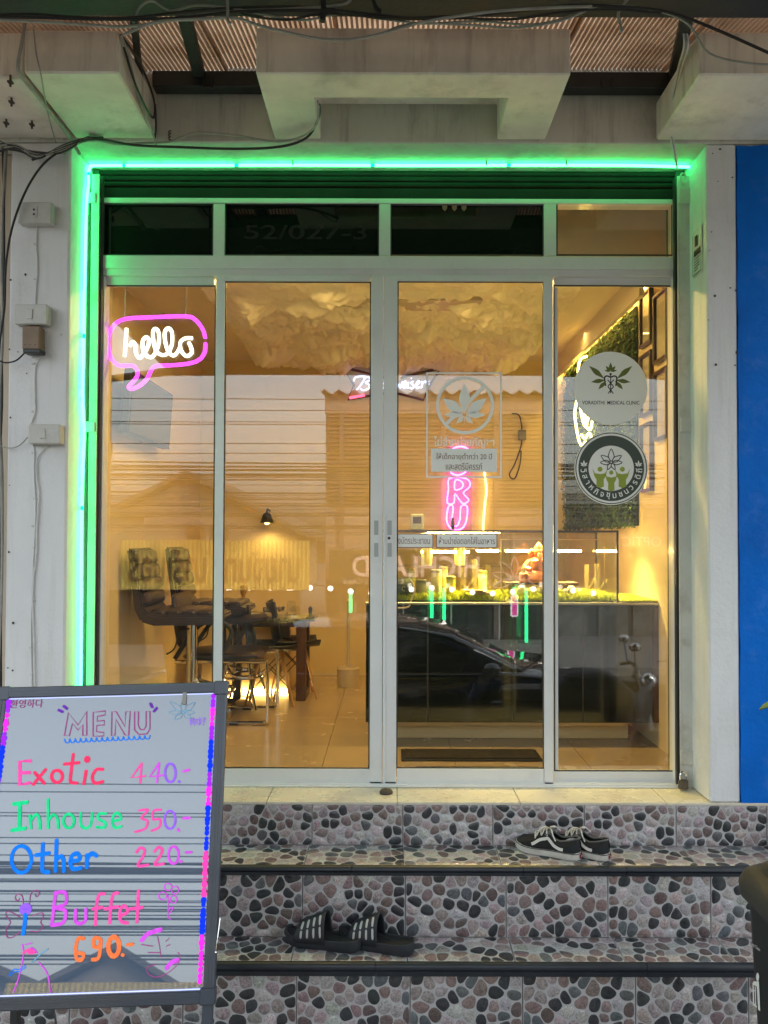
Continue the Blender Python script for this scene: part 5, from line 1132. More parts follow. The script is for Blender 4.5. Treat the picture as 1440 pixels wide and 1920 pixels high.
# ---- small things on the table
tz = 1.4955; amber = pm('amber_glass', (.5, .25, .04), .15, coat=.6); clear_o = glass('object_glass', .09, (.93, .95, .93))
MB().lathe([(.035, 0), (.035, .008), (.014, .02), (.011, .12), (.013, .14), (.02, .15), (.022, .20), (.016, .205)], (-.93, 4.9, tz), 18).go('candle_holder', amber, smooth=True, label='tall amber candle holder standing on the dark table', cat='candle holder')
boxo('tray', -.80, -.66, 4.88, 5.0, tz, tz+.03, pm('beige_tray', (.5, .38, .2), .6), bevel=.004, label='beige tray of smoking accessories on the table', cat='tray')
mb = MB()
for i in range(14): mb.ball((-.80+random.uniform(0, .13), 4.9+random.uniform(0, .08), tz+.04+random.uniform(0, .025)), random.uniform(.008, .018), 8)
mb.go('pile', pm('mixed_items', (.14, .13, .10), .5, var=.6, vs=40), smooth=True, label='heap of small dark items in the beige tray', cat='items', kind='stuff')
for i, (x, y, h) in enumerate(((-.63, 4.95, .10), (-.60, 4.9, .07))):
    MB().lathe([(.028, 0), (.03, .01), (.03, h*.8), (.022, h*.9), (.024, h)], (x, y, tz), 16).go('glass_jar', clear_o, smooth=True, label=('taller' if i == 0 else 'shorter')+' clear glass jar on the table beside the tray', cat='jar')
MB().lathe([(.028, 0), (.028, .006), (.01, .012), (.012, .06), (.008, .07), (.002, .075)], (-.50, 4.86, tz), 14).go('pestle', blk_plastic, smooth=True, label='small black upright pestle at the table corner', cat='pestle')
# ---- stand with a bucket foot
sp_ = thing('pole_stand', 'thin pale pole standing in a bucket foot by the back wall', 'stand', (-.285, 5.35, FLOOR))
MB().lathe([(.075, 0), (.08, .12), (.07, .13), (.01, .13)], (-.285, 5.35, FLOOR), 18).go('bucket', pm('pale_bucket', (.5, .42, .3), .6), sp_, smooth=True)
MB().tube([(-.285, 5.35, FLOOR+.12), (-.285, 5.35, 1.56)], .012, 8).go('pole', pm('pale_pole', (.5, .45, .36), .5), sp_, smooth=True)
# ================================================================ display counter
gloss_blk = pm('gloss_black_laminate', (.010, .012, .010), .12, var=.2, vs=3, coat=.4)
CY0 = 3.78; cx0, cx1, cz0, cz1 = rect(686, 1134, 1236, 1355, CY0)
ct = thing('display_counter', 'gloss black shop counter raised on a cream plinth', 'counter', ((cx0+cx1)/2, 4.0, FLOOR))
boxo('front', cx0, cx1-.03, CY0, CY0+.02, cz0, cz1, gloss_blk, ct, .002); boxo('carcass', cx0+.01, cx1-.03, CY0+.021, 4.28, cz0, cz1-.004, gloss_blk, ct)
boxo('end_panel', cx1-.029, cx1+.01, CY0+.004, 4.28, cz0, cz1-.006, wood_dk, ct, .003)
for x in (cx0+.30, cx0+.72, cx0+1.06): boxo('panel_joint', x, x+.006, CY0-.002, CY0-.0003, cz0+.006, cz1-.01, pm('dark_trim', (.035, .035, .028), .4), ct)
boxo('plinth', cx0+.12, cx1-.10, 3.95, 4.2, FLOOR, cz0-.0005, room_wall, ct, .003); boxo('plinth_rail', cx0+.1, cx1-.16, CY0+.06, CY0+.10, cz0-.028, cz0-.001, room_wall, ct, .002)
boxo('worktop', cx0-.005, cx1+.005, CY0-.012, 4.3, cz1+.0003, cz1+.012, pm('steel_edge', (.45, .42, .34), .25, metal=.6), ct, .002)
# display case
ct1 = cz1+.0125; ex0, ex1 = P(706, 1060, 3.8).x, P(1160, 1060, 3.8).x; ez1 = P(950, 994, 3.8).z
dc = thing('display_case', 'lit glass display case standing on the black counter', 'display case', ((ex0+ex1)/2, 3.98, ct1))
blk_fr = pm('black_case_frame', (.012, .012, .012), .35)
mb = MB(); t_ = .009; Y0, Y1 = 3.80, 4.20
for y in (Y0, Y1-t_): mb.box(ex0, ex1, y, y+t_, ez1-t_, ez1)
for x in (ex0, ex1-t_):
    mb.box(x, x+t_, Y0+t_, Y1-t_, ez1-t_, ez1)
    for y in (Y0, Y1-t_): mb.box(x, x+t_, y, y+t_, ct1, ez1-t_)
mb.go('frame', blk_fr, dc)
gp = glass('case_glass', .04, (.96, .98, .95))
boxo('glass_panel', ex0+t_, ex1-t_, Y0+.001, Y0+.005, ct1+.001, ez1-t_, gp, dc); boxo('glass_panel', ex1-.006, ex1-.002, Y0+t_, Y1-t_, ct1+.001, ez1-t_, gp, dc); boxo('glass_top', ex0+t_, ex1-t_, Y0+t_, Y1-t_, ez1-.006, ez1-.001, gp, dc)
boxo('back_panel', ex0+t_, ex1-t_, Y1-.006, Y1-.002, ct1+.001, ez1-t_, glass('case_back', .05, (.85, .8, .62)), dc)
zl = P(1000, 1033, 4.15).z; partx = P(952, 1060, 3.95).x
led = emit('case_led', (1.0, .70, .20), 55.0)
for x0, x1 in ((895, 935), (950, 1090), (1120, 1156)):
    a, b = P(x0, 1033, 4.15).x, P(x1, 1033, 4.15).x; boxo('led_bar', a, b, 4.15, 4.162, zl-.006, zl+.006, led, dc)
boxo('led_bar', P(800, 1000, 3.9).x, P(935, 1000, 3.9).x, 3.86, 3.868, ez1-.016, ez1-.011, led, dc)
lamp('case_lamp', ((P(1000, 1033, 4.15).x), 4.0, ez1-.02), (.8, .04), 16.0, (0, 0, 0), dc, (1, .74, .25))
boxo('led_bar', P(790, 1040, 4.1).x, P(880, 1040, 4.1).x, 4.1, 4.112, zl-.012, zl, led, dc)
boxo('shelf', P(716, 1064, 4.1).x, partx-.01, 3.98, 4.19, ct1+.165, ct1+.171, gp, dc)
boxo('partition', partx, partx+.004, Y0+.01, Y1-.01, ct1+.001, ez1-.02, gp, dc)
wrm_edge = emit('edge_glow', (1, .7, .2), 2.2)
a, b, c_, d_ = rect(941, 1011, 1139, 1126, 3.86); mb = MB(); t2 = .004
mb.box(a, b, 3.9, 3.904, d_-t2, d_); mb.box(a, a+t2, 3.9, 3.904, c_, d_-t2); mb.box(b-t2, b, 3.9, 3.904, c_, d_-t2); mb.go('inner_edge', pm('brass_edge', (.7, .5, .2), .3, metal=.8), dc)
def grass_mat(name, x0, x1, y0, y1, z, h, col, label, n):
    t = thing(name, label, 'grass mat', ((x0+x1)/2, (y0+y1)/2, z)); boxo('backing', x0, x1, y0, y1, z, z+.004, pm('mat_backing', (.03, .05, .01), .9), t)
    vs_ = []; fs_ = []
    for i in range(n):
        x, y = random.uniform(x0, x1), random.uniform(y0, y1); a = random.uniform(0, 6.28); l = h*random.uniform(.7, 1.1); w_ = .0036; b0 = len(vs_)
        vs_ += [(x-w_*math.cos(a), y-w_*math.sin(a), z+.003), (x+w_*math.cos(a), y+w_*math.sin(a), z+.003), (x+random.uniform(-.03, .03), y+random.uniform(-.03, .03), z+l)]; fs_.append((b0, b0+1, b0+2))
    link('blades', plainmesh('blades', vs_, fs_), pm('plastic_grass_'+name, col, .6, var=.3, vs=60), t, kind='stuff'); return t
grass_mat('grass_mat', partx+.01, ex1-.02, Y0+.015, Y1-.03, ct1+.001, .045, (.58, .62, .02), 'bright yellow green grass mat in the right half of the display case', 6000)
grass_mat('grass_mat', ex0+.01, partx-.03, Y0+.015, Y1-.03, ct1+.001, .040, (.07, .12, .02), 'dark green grass mat in the left half of the display case', 5000)
grass_mat('grass_mat', ex1+.015, cx1, CY0+.01, 4.25, ct1+.001, .014, (.10, .17, .02), 'thin green grass strip on the counter end beside the display case', 2500)
gz = ct1+.042
# orange figurine on a dark stand
fx = P(1010, 1080, 3.98).x; fg = thing('figurine', 'orange seated figurine covered in beads on a small dark stand', 'figurine', (fx, 3.98, gz)); org = pm('orange_resin', (.72, .20, .03), .4, coat=.2, var=.25, vs=30)
fz = P(1000, 1091, 3.98).z; a = P(945, 1091, 3.98).x; b = P(1080, 1091, 3.98).x
st_ = MB(); st_.box(a, b, 3.93, 4.05, fz-.012, fz)
for q in (a+.03, b-.05): st_.box(q, q+.02, 3.95, 4.03, gz-.03, fz-.012)
st_.go('stand', wood_dk, fg, .002)
bd = MB(); bd.lathe([(.075, 0), (.085, .015), (.08, .04), (.06, .06), (.062, .075), (.055, .11), (.035, .125), (.02, .13)], (fx, 3.98, fz), 22); bd.go('body', org, fg, smooth=True)
hd = MB(); hd.ball((fx, 3.975, fz+.148), .030, 14); hd.tube([(fx, 3.945, fz+.145), (fx-.004, 3.93, fz+.125), (fx+.006, 3.925, fz+.10), (fx+.018, 3.925, fz+.095)], [.012, .011, .009, .007, .006], 8, sm=4); hd.lathe([(.026, .165), (.022, .18), (.010, .195), (.003, .205)], (fx, 3.98, fz), 14)
hd.go('head', org, fg, smooth=True)
for s in (-1, 1): MB().ball((fx+s*.036, 3.982, fz+.148), .018, 10, 1.3).go('ear', org, fg, smooth=True); MB().tube([(fx+s*.05, 3.97, fz+.105), (fx+s*.075, 3.95, fz+.075), (fx+s*.05, 3.925, fz+.065)], [.016, .014, .011], 8, sm=4).go('arm', org, fg, smooth=True)
bmesh_b = MB()
for i in range(70): an = random.uniform(0, 6.28); r_ = .08+.008*random.random(); bmesh_b.ball((fx+r_*math.cos(an), 3.98+r_*.7*math.sin(an), fz+.008+random.uniform(0, .035)), .008, 6)
bmesh_b.go('beads', pm('orange_beads', (.75, .13, .015), .3, coat=.4, var=.4, vs=60), fg, smooth=True, kind='stuff')
px_ = P(981, 1080, 3.93).x; bt = thing('bottle', 'small orange bottle beside the figurine', 'bottle', (px_, 3.92, fz)); MB().lathe([(.02, 0), (.022, .004), (.022, .045), (.010, .052)], (px_, 3.92, fz), 14).go('body', org, bt, smooth=True); MB().lathe([(.011, .052), (.011, .075)], (px_, 3.92, fz), 12).go('cap', pm('cream_cap', (.7, .55, .3), .5), bt, smooth=True)
ballm = pm('cream_ball', (.75, .68, .5), .6)
for (x, d, r_, lab) in ((978, 3.86, .021, 'cream ball on the grass mat left of the figurine'), (1012, 3.9, .018, 'cream ball on the grass mat in front of the figurine'), (1071, 3.87, .021, 'larger cream ball on the grass mat right of the figurine'), (1060, 3.86, .013, 'smaller cream ball on the grass mat right of the figurine')):
    p = P(x, 1100, d); MB().ball((p.x, d, gz+r_-.006), r_, 16).go('ball', ballm, smooth=True, label=lab, cat='ball')
pyrex = glass('pyrex', .10, (.96, .93, .75), (.75, .6, .25), .12)
def pipe(px, d, h, r_, label):
    p = P(px, 1100, d); t = thing('water_pipe', label, 'water pipe', (p.x, d, gz-.03), group='glass water pipes in the display case')
    MB().lathe([(r_*1.8, 0), (r_*1.9, .006), (r_*1.7, .03), (r_, .05), (r_, h-.01), (r_*1.25, h)], (p.x, d, gz-.03), 16).go('tube', pyrex, t, smooth=True)
    MB().tube([(p.x+r_*.8, d-.01, gz+.01), (p.x+r_*3, d-.02, gz+.05)], .005, 8).ball((p.x+r_*3.2, d-.02, gz+.057), .009, 8).go('bowl', pyrex, t, smooth=True); return t
pipe(1119, 4.0, .17, .013, 'tallest glass water pipe at the right end of the case'); pipe(1100, 4.05, .165, .011, 'slim glass water pipe beside the tallest one'); pipe(915, 3.95, .16, .012, 'glass water pipe left of the case partition'); pipe(890, 4.05, .19, .014, 'glass water pipe behind the notice sticker'); pipe(868, 4.0, .15, .016, 'stout glass water pipe in the left half of the case')
for i, (px, d, h, r_, col, lab) in enumerate(((845, 3.92, .07, .024, (.7, .62, .02), 'yellow lidded jar in the left half of the case'), (818, 3.98, .10, .028, (.5, .4, .15), 'tall gold jar in the left half of the case'), (790, 3.95, .05, .03, (.25, .22, .1), 'low dark jar in the left half of the case'))):
    p = P(px, 1100, d); t = thing('storage_jar', lab, 'jar', (p.x, d, gz-.01)); MB().lathe([(r_, 0), (r_, h), (r_*.9, h+.004)], (p.x, d, gz-.01), 18).go('body', pm('jar_%d' % i, col, .3, coat=.3), t, smooth=True); MB().lathe([(r_*1.05, h+.004), (r_*1.05, h+.016), (r_*.9, h+.019)], (p.x, d, gz-.01), 18).go('lid', pm('jar_lid_%d' % i, tuple(c*.6 for c in col), .4), t, smooth=True)
for i, (px, d, h, r_, col) in enumerate(((735, 4.08, .07, .026, (.6, .5, .2)), (772, 4.1, .10, .024, (.35, .28, .06)), (800, 4.12, .085, .03, (.7, .55, .2)), (832, 4.1, .11, .022, (.5, .42, .1)), (862, 4.12, .075, .028, (.65, .4, .08)), (905, 4.1, .09, .024, (.55, .5, .25)))):
    p = P(px, 1100, d); z_ = ct1+.172 if i % 2 == 0 else gz-.01
    if px > 880: z_ = gz-.01
    t = thing('storage_jar', ('tan lidded', 'olive lidded', 'cream lidded', 'tall ochre lidded', 'orange lidded', 'pale lidded')[i]+' jar at the back of the display case', 'jar', (p.x, d, z_)); MB().lathe([(r_, 0), (r_, h), (r_*.9, h+.004)], (p.x, d, z_), 18).go('body', pm('shelf_jar_%d' % i, col, .25, coat=.4), t, smooth=True); MB().lathe([(r_*1.06, h+.004), (r_*1.06, h+.018), (r_*.9, h+.021)], (p.x, d, z_), 18).go('lid', pm('brass_lid', (.5, .36, .12), .35, metal=.7), t, smooth=True)
p = P(758, 1085, 3.88); t = thing('grinder_pot', 'round dark pot with a spiral mark at the left end of the case', 'pot', (p.x, 3.88, gz-.02)); MB().lathe([(.02, 0), (.05, .015), (.055, .045), (.045, .075), (.03, .085), (.028, .09)], (p.x, 3.88, gz-.02), 20).go('body', pm('grey_green_pot', (.09, .10, .08), .4), t, smooth=True)
MB().tube([(p.x+.003*k*math.cos(k*.8), 3.823, gz+.025+.003*k*math.sin(k*.8)) for k in range(7)], .0018, 5, sm=3).go('spiral', pm('cream_cap', (.7, .55, .3)), t)
MB().tube([P(772, 1090, 3.79), P(778, 1105, 3.785), P(770, 1128, 3.785), P(765, 1138, 3.77), P(745, 1140, 3.77)], .004, 6, sm=5).go('cord', pm('cream_cap', (.7, .55, .3)), smooth=True, label='cream cord hanging over the counter edge at its left end', cat='cord')
for k in range(4):
    x = P(905-6*k, 1118, 3.84).x; MB().hexa([(x-.05, 3.82, gz-.008+.006*k), (x+.05, 3.82, gz-.008+.006*k), (x+.05, 3.9, gz-.008+.006*k), (x-.05, 3.9, gz-.008+.006*k), (x-.05, 3.82, gz-.004+.006*k), (x+.05, 3.82, gz-.004+.006*k), (x+.05, 3.9, gz-.004+.006*k), (x-.05, 3.9, gz-.004+.006*k)]).go('card', pm('tan_card', (.5, .3, .08), .6), label='tan card in a small stack beside the partition', cat='card', group='stack of tan cards')
p = P(782, 985, 4.0); t = thing('card_reader', 'small white card reader standing on the display case', 'card reader', (p.x, 4.0, ez1)); boxo('body', p.x-.035, p.x+.035, 3.98, 4.04, ez1+.001, ez1+.085, plastic_wht, t, .006); boxo('screen', p.x-.022, p.x+.022, 3.977, 3.979, ez1+.035, ez1+.07, pm('dark_screen', (.1, .11, .125)), t)
MB().lathe([(.008, 0), (.010, .03), (.006, .06), (.003, .062)], (P(849, 995, 3.85).x, 3.85, ez1+.001), 10).go('lighter', blk_plastic, smooth=True, label='small black lighter standing on the display case under the pink letters', cat='lighter')
# mats
mat_m = pm('dark_door_mat', (.03, .025, .02), .95, var=.4, vs=40, bump=.6, bs=200)
a, b = P(752, 1410, 3.62).x, P(1012, 1410, 3.62).x
dm = thing('door_mat', 'dark doormat lying in front of the counter', 'mat', ((a+b)/2, 3.63, FLOOR)); boxo('rim', a, b, 3.54, 3.72, FLOOR, FLOOR+.008, pm('mat_rubber', (.01, .01, .01), .6), dm, .003); boxo('pile', a+.02, b-.02, 3.555, 3.705, FLOOR+.0085, FLOOR+.013, mat_m, dm)
a, b = P(780, 1437, 3.42).x, P(1012, 1437, 3.42).x; boxo('door_mat', a, b, 3.30, 3.44, FLOOR, FLOOR+.008, mat_m, bevel=.003, label='brown doormat lying just inside the door track', cat='mat')
# ================================================================ right wall
wl = thing('wall_lamp', 'small black spot lamp on the back wall shining down', 'lamp', (-.90, RY1-.12, 2.14))
MB().tube([(-.90, RY1-.001, 2.20), (-.90, RY1-.10, 2.21), (-.90, RY1-.12, 2.18)], .008, 7, sm=4).go('bracket', blk_plastic, wl, smooth=True)
MB().lathe([(.05, 0), (.048, .01), (.03, .06), (.015, .075)], (-.90, RY1-.12, 2.11), 18).go('shade', blk_plastic, wl, smooth=True)
MB().ball((-.90, RY1-.12, 2.118), .022, 12).go('bulb', emit('spot_bulb', (1, .7, .28), 4.0), wl, smooth=True)
l_ = bpy.data.lights.new('spot_light', 'SPOT'); l_.energy = .8; l_.color = WARM; l_.spot_size = R(150); l_.spot_blend = .6; l_.shadow_soft_size = .03
lo = bpy.data.objects.new('spot_light', l_); COL.objects.link(lo); lo.parent = wl; lo.location = Vector((-.90, RY1-.12, 2.09))-OFF[wl.name]
hx = RX1-.002; hg = thing('hedge_panel', 'dense artificial green hedge panel on the right wall', 'hedge panel', (hx, 4.9, 2.05))
hy0, hy1, hz0, hz1 = 4.06, 5.70, 2.06, 3.25
boxo('backing', hx-.012, hx, hy0+.01, hy1, hz0+.01, hz1-.01, pm('hedge_backing', (.012, .025, .008), .9), hg)
vs_ = []; fs_ = []
for i in range(15000):
    y, z = random.uniform(hy0, hy1), random.uniform(hz0, hz1); dn = noise.noise(Vector((y*9, z*9, 2)))
    x = hx-.012-random.uniform(0, .035)*(1+dn*.6); a = random.uniform(0, 6.28); s = random.uniform(.006, .012); b0 = len(vs_)
    n_ = Vector((-1, random.uniform(-.9, .9), random.uniform(-.5, 1.1))).normalized(); u = n_.orthogonal().normalized(); v = n_.cross(u); u, v = u*math.cos(a)+v*math.sin(a), v*math.cos(a)-u*math.sin(a); c = Vector((x, y, z))
    vs_ += [c-u*s*1.3, c-v*s*.6, c+u*s*1.3, c+v*s*.6]; fs_.append((b0, b0+1, b0+2, b0+3))
link('foliage', plainmesh('foliage', vs_, fs_), pm('hedge_leaf', (.045, .10, .02), .55, var=.5, vs=14), hg, kind='stuff')
ny_ = emit('yellow_neon', (1.0, .66, .12), 12.0); hn = thing('neon_sign', 'glowing yellow neon script on the hedge panel', 'neon sign', (hx-.06, 5.0, 2.6))
X_ = hx-.06
def hp(px, py): return PX(px, py, X_)
for run in ([(1100, 668), (1088, 675), (1084, 700), (1092, 715), (1102, 700)], [(1084, 740), (1078, 775), (1083, 815), (1090, 835), (1098, 828)], [(1088, 760), (1092, 785), (1098, 800), (1103, 780)], [(1096, 772), (1100, 800), (1107, 805), (1110, 790)], [(1090, 815), (1097, 822), (1104, 812), (1109, 820)]):
    MB().tube([hp(*q) for q in run], .007, 6, sm=5).go('letter', ny_, hn, smooth=True)
paper = pm('certificate_paper', (.55, .47, .36), .5, var=.12, vs=12); frm = pm('brown_frame', (.035, .018, .012), .35)
FX = RX1-.001
for i, (y0, y1, za, zb, lab) in enumerate(((3.83, 4.0, 2.99, 3.27, 'highest frame of the inner column'), (3.83, 4.0, 2.63, 2.95, 'middle frame of the inner column'), (3.83, 4.0, 2.24, 2.59, 'lowest frame of the inner column'), (3.60, 3.79, 2.86, 3.2, 'upper frame of the outer column'), (3.60, 3.79, 2.48, 2.82, 'lower frame of the outer column'), (3.42, 3.56, 2.55, 3.05, 'frame nearest the door jamb'))):
    t = thing('picture_frame', 'brown framed certificate on the right wall, '+lab, 'picture frame', (FX, (y0+y1)/2, za), group='framed certificates on the right wall'); mb = MB(); k = .016
    for q in ((y0, y1, za, za+k), (y0, y1, zb-k, zb), (y0, y0+k, za+k, zb-k), (y1-k, y1, za+k, zb-k)): mb.box(FX-.022, FX, *q)
    mb.go('frame', frm, t, .002); boxo('certificate', FX-.006, FX-.002, y0+k, y1-k, za+k, zb-k, paper, t); boxo('glazing', FX-.012, FX-.010, y0+k, y1-k, za+k, zb-k, glass('frame_glass', .05), t)
# ================================================================ back wall neon
BD = RY1-.03
pk = emit('pink_neon', (1.0, .10, .85), 7.0); pl2 = thing('neon_letters', 'pink neon outline letters stacked on the back wall above the case', 'neon sign', (P(858, 1000, BD).x, BD, P(858, 1000, BD).z))
def zz(x, y): return P(780+x/6.4, 830+y/6.4, BD)
OUT = ([(520, 48), (430, 85), (415, 200), (410, 320), (440, 375), (520, 388), (610, 340), (660, 250), (668, 160), (620, 70)], [(520, 110), (497, 180), (490, 290), (520, 325), (560, 290), (588, 200), (570, 125)], [(400, 428), (390, 560), (376, 722), (456, 722), (468, 612), (556, 728), (634, 690), (568, 604), (640, 535), (642, 465), (565, 422)], [(472, 450), (466, 562), (540, 550), (566, 500), (530, 456)], [(390, 766), (368, 920), (400, 1010), (460, 1046), (550, 1030), (604, 940), (614, 766), (540, 766), (528, 920), (490, 1002), (442, 980), (430, 920), (446, 766)])
for r_ in OUT: MB().tube([zz(*q) for q in r_], .0045, 6, True, 3).go('letter_outline', pk, pl2, smooth=True)
MB().box(zz(370, 40).x, zz(670, 40).x, BD+.012, BD+.016, zz(0, 1050).z, zz(0, 40).z).go('backboard', glass('clear_backboard', .03, (.97, .9, .95)), pl2)
yl = emit('yellow_rope_light', (1.0, .62, .14), 5.0)
MB().tube([zz(820, 350), zz(845, 560), zz(832, 700), zz(812, 900), zz(806, 1050)], .0065, 6, sm=5).go('rope_light', yl, smooth=True, label='thin yellow rope light hanging on the back wall beside the pink letters', cat='rope light')
bw = thing('neon_sign', 'white neon script beer sign in a dark red bow tie frame', 'neon sign', (P(740, 750, BD).x, BD, P(740, 750, BD).z)); rf = pm('dark_red_frame', (.09, .008, .015), .35, coat=.3)
BT = [(642, 688), (735, 712), (826, 690), (806, 722), (794, 750), (735, 735), (652, 749), (664, 722)]
MB().tube([P(a, b, BD-.01) for a, b in BT], .011, 6, True).go('bow_frame', rf, bw)
wbn = emit('white_blue_neon', (.5, .55, 1.0), 1.5)
def zb3(x, y): return P(640+x/7.2, 680+y/7.2, BD-.025)
for run in ([(172, 250), (182, 208), (240, 186), (330, 186)], [(330, 190), (290, 262), (240, 330), (208, 365)], [(300, 200), (372, 196), (384, 238), (326, 268), (378, 300), (366, 348), (300, 372), (256, 350)], [(430, 262), (424, 332), (468, 330), (492, 262), (486, 340)], [(596, 272), (552, 290), (550, 335), (588, 330), (624, 196), (602, 340)], [(745, 258), (752, 340), (786, 292), (796, 340), (830, 252)], [(834, 312), (874, 282), (864, 250), (836, 290), (840, 340), (882, 330)], [(908, 260), (890, 330), (916, 336)], [(942, 208), (950, 214)], [(972, 252), (942, 272), (984, 318), (954, 348), (930, 336)], [(1010, 302), (1054, 272), (1042, 246), (1012, 290), (1020, 345), (1062, 328)], [(1086, 250), (1094, 276), (1080, 342)], [(1090, 284), (1136, 252), (1152, 280)], [(1184, 248), (1188, 252)], [(1184, 288), (1188, 292)]):
    MB().tube([zb3(*q) for q in run], .0065, 6, sm=5).go('script_tube', wbn, bw, smooth=True)
MB().tube([P(655, 746, BD-.024), P(684, 741, BD-.024)], .009, 6).go('red_tube', emit('red_neon', (1, .06, .12), 3.0), bw)
MB().tube([P(960, 775, BD), P(975, 782, BD), P(978, 830, BD), P(965, 870, BD), P(955, 890, BD), P(965, 897, BD), P(975, 870, BD), P(977, 845, BD)], .005, 6, sm=5).go('looped_cable', cable_blk, smooth=True, label='black power cord looped on the back wall right of the pink letters', cat='cord')
boxo('junction_box', P(972, 800, BD).x, P(986, 800, BD).x, BD-.02, RY1-.0005, P(975, 825, BD).z, P(975, 806, BD).z, pm('grey_box', (.2, .2, .2), .5), bevel=.003, label='small grey junction box on the back wall above the cord', cat='junction box')
MB().tube([(-.28+.0*i, RY1-.012, 1.9-.1*i) for i in range(2)], .004, 5).go('wall_pin', blk_plastic, label='tiny black wall pin on the back wall', cat='pin') if False else None
# ---- hello neon sign hung behind the left pane
HD = FD+.06; hs_ = thing('neon_sign', 'pink speech bubble neon sign with white hello lettering', 'neon sign', (P(295, 730, HD).x, HD, P(295, 730, HD).z))
def hz(x, y): return P(190+x/6.857, 570+y/6.857, HD)
bub = [(1338, 440), (1300, 320), (1210, 205), (1080, 158), (600, 172), (330, 188), (180, 255), (98, 400), (92, 560), (130, 700), (230, 790), (390, 792), (450, 832), (463, 920), (400, 1008), (352, 1062), (380, 1092), (480, 1058), (580, 970), (640, 855), (700, 798), (900, 788), (1120, 766), (1260, 715), (1328, 620), (1340, 500)]
MB().tube([hz(*q) for q in bub], .0082, 8, sm=5).go('bubble_tube', emit('magenta_neon', (1.0, .07, .95), 1.5), hs_, smooth=True)
wn = emit('white_neon', (1.0, .94, .66), 2.2)
for run in ([(325, 312), (300, 675)], [(362, 545), (400, 488), (438, 530), (445, 630), (488, 692), (550, 632), (604, 530), (608, 450), (572, 428), (532, 480), (540, 590), (590, 672), (655, 678), (708, 600), (740, 480), (735, 360), (695, 318), (664, 360), (672, 490), (705, 605), (765, 650), (830, 648), (882, 590), (912, 480), (902, 350), (855, 312), (814, 370), (826, 505), (862, 612), (920, 662), (970, 630), (1008, 560)], [(1172, 440), (1085, 440), (1018, 490), (1022, 590), (1090, 668), (1160, 630), (1152, 555), (1122, 492)]):
    MB().tube([hz(*q) for q in run], .0076, 8, sm=5).go('lettering_tube', wn, hs_, smooth=True)
ac = MB(); n_ = 40; acp = []
for q in smooth_path([Vector((a, b, 0)) for a, b in bub], 3): acp.append(hz(q.x+(q.x-700)*.03, q.y+(q.y-500)*.05))
ac.prism([(p.x, p.z) for p in acp], 'y', HD+.014, HD+.018); ac.go('acrylic_back', glass('sign_acrylic', .025, (.97, .97, .97)), hs_)
for sx in (300, 1080): MB().tube([hz(sx, 170), hz(sx+10, -240)], .0018, 5).go('hanging_wire', cable_wht, hs_)
# ================================================================ the street behind the camera, seen in the glass
YF = -9.0; DF = 6.42-YF
def Q(px, py, Y):                        # a point on the street side that the door glass mirrors to a photo pixel
    k = (6.42-Y)/1442; return Vector(((px-731)*k, Y, 2+(1009-py)*k))
fas = pm('street_fascia', (.27, .19, .15), .7, var=.1, vs=2); lou = pm('brown_louvre', (.12, .078, .078), .6, var=.15, vs=4); rfm = pm('roof_fibre', (.34, .31, .28), .8, var=.1); dkg = pm('dark_green_sign', (.05, .055, .03), .5); pkl = pm('pale_pink_lettering', (.9, .62, .52), .5)
a = Q(610, 733, YF); b = Q(1040, 1250, YF)
sh2 = thing('opposite_shop', 'brown shop building with slatted upper screen across the street', 'building', ((a.x+b.x)/2, YF-2, 0))
zt_, zl1, zl0 = a.z, Q(0, 775, YF).z, Q(0, 948, YF).z
boxo('wall', a.x, b.x, YF-5, YF-.06, -.02, zt_-.1, fas, sh2); boxo('fascia', a.x-.02, b.x+.02, YF-.055, YF, zl1, zt_-.06, fas, sh2, .01)
vs_ = []; nn_ = 64
for i in range(nn_+1):
    x = a.x-.1+(b.x-a.x+.2)*i/nn_; h = .05*math.sin(i*1.57); vs_ += [(x, YF+.15, zt_-.02+h), (x, YF-5, zt_+.5+h)]
o = MB().add(vs_, [(2*i, 2*i+1, 2*i+3, 2*i+2) for i in range(nn_)]).go('roof', rfm, sh2); md = o.modifiers.new('thickness', 'SOLIDIFY'); md.thickness = .02
for i in range(22):
    z = zl0+(zl1-zl0)*(i+.5)/22; MB().hexa([(a.x, YF-.05, z-.045), (b.x, YF-.05, z-.045), (b.x, YF+.0, z-.02), (a.x, YF+.0, z-.02), (a.x, YF-.05, z-.03), (b.x, YF-.05, z-.03), (b.x, YF+.0, z-.005), (a.x, YF+.0, z-.005)]).go('slat', lou, sh2)
for px in (640, 735, 830, 930, 1030): q = Q(px, 900, YF); boxo('post', q.x-.04, q.x+.04, YF-.05, YF+.03, -.02, zl1, lou, sh2)
sg = Q(618, 1030, YF+.3); sg2 = Q(1010, 1097, YF+.3); sb_ = boxo('signboard', sg.x, sg2.x, YF+.25, YF+.3, sg2.z, sg.z, dkg, sh2, .01)
put_text('lettering', 'HIGHLAND', ((Q(655, 0, YF+.3).x+Q(905, 0, YF+.3).x)/2, YF+.305, Q(0, 1062, YF+.3).z), pkl, sb_, face='+y', width=2.5, height=.42, bold=.02)
put_text('lettering', 'CANNABIS CAKE', (Q(700, 0, YF+.3).x, YF+.305, Q(0, 1090, YF+.3).z), pkl, sb_, face='+y', width=1.2, height=.1)
mb = MB(); lc = Q(965, 1085, YF+.306)
for ang in (90, 50, 130, 15, 165, -20, 200):
    ca, sa = math.cos(R(ang)), math.sin(R(ang)); ln, wd = .45, .07; mb.ribbon([Vector((lc.x+ca*ln*t-sa*wd*q, YF+.306, lc.z+sa*ln*t+ca*wd*q)) for t, q in ((.05, 0), (.4, 1), (.7, .8), (1, 0), (.7, -.8), (.4, -1))], (0, 1, 0), .022, 0, 3, True)
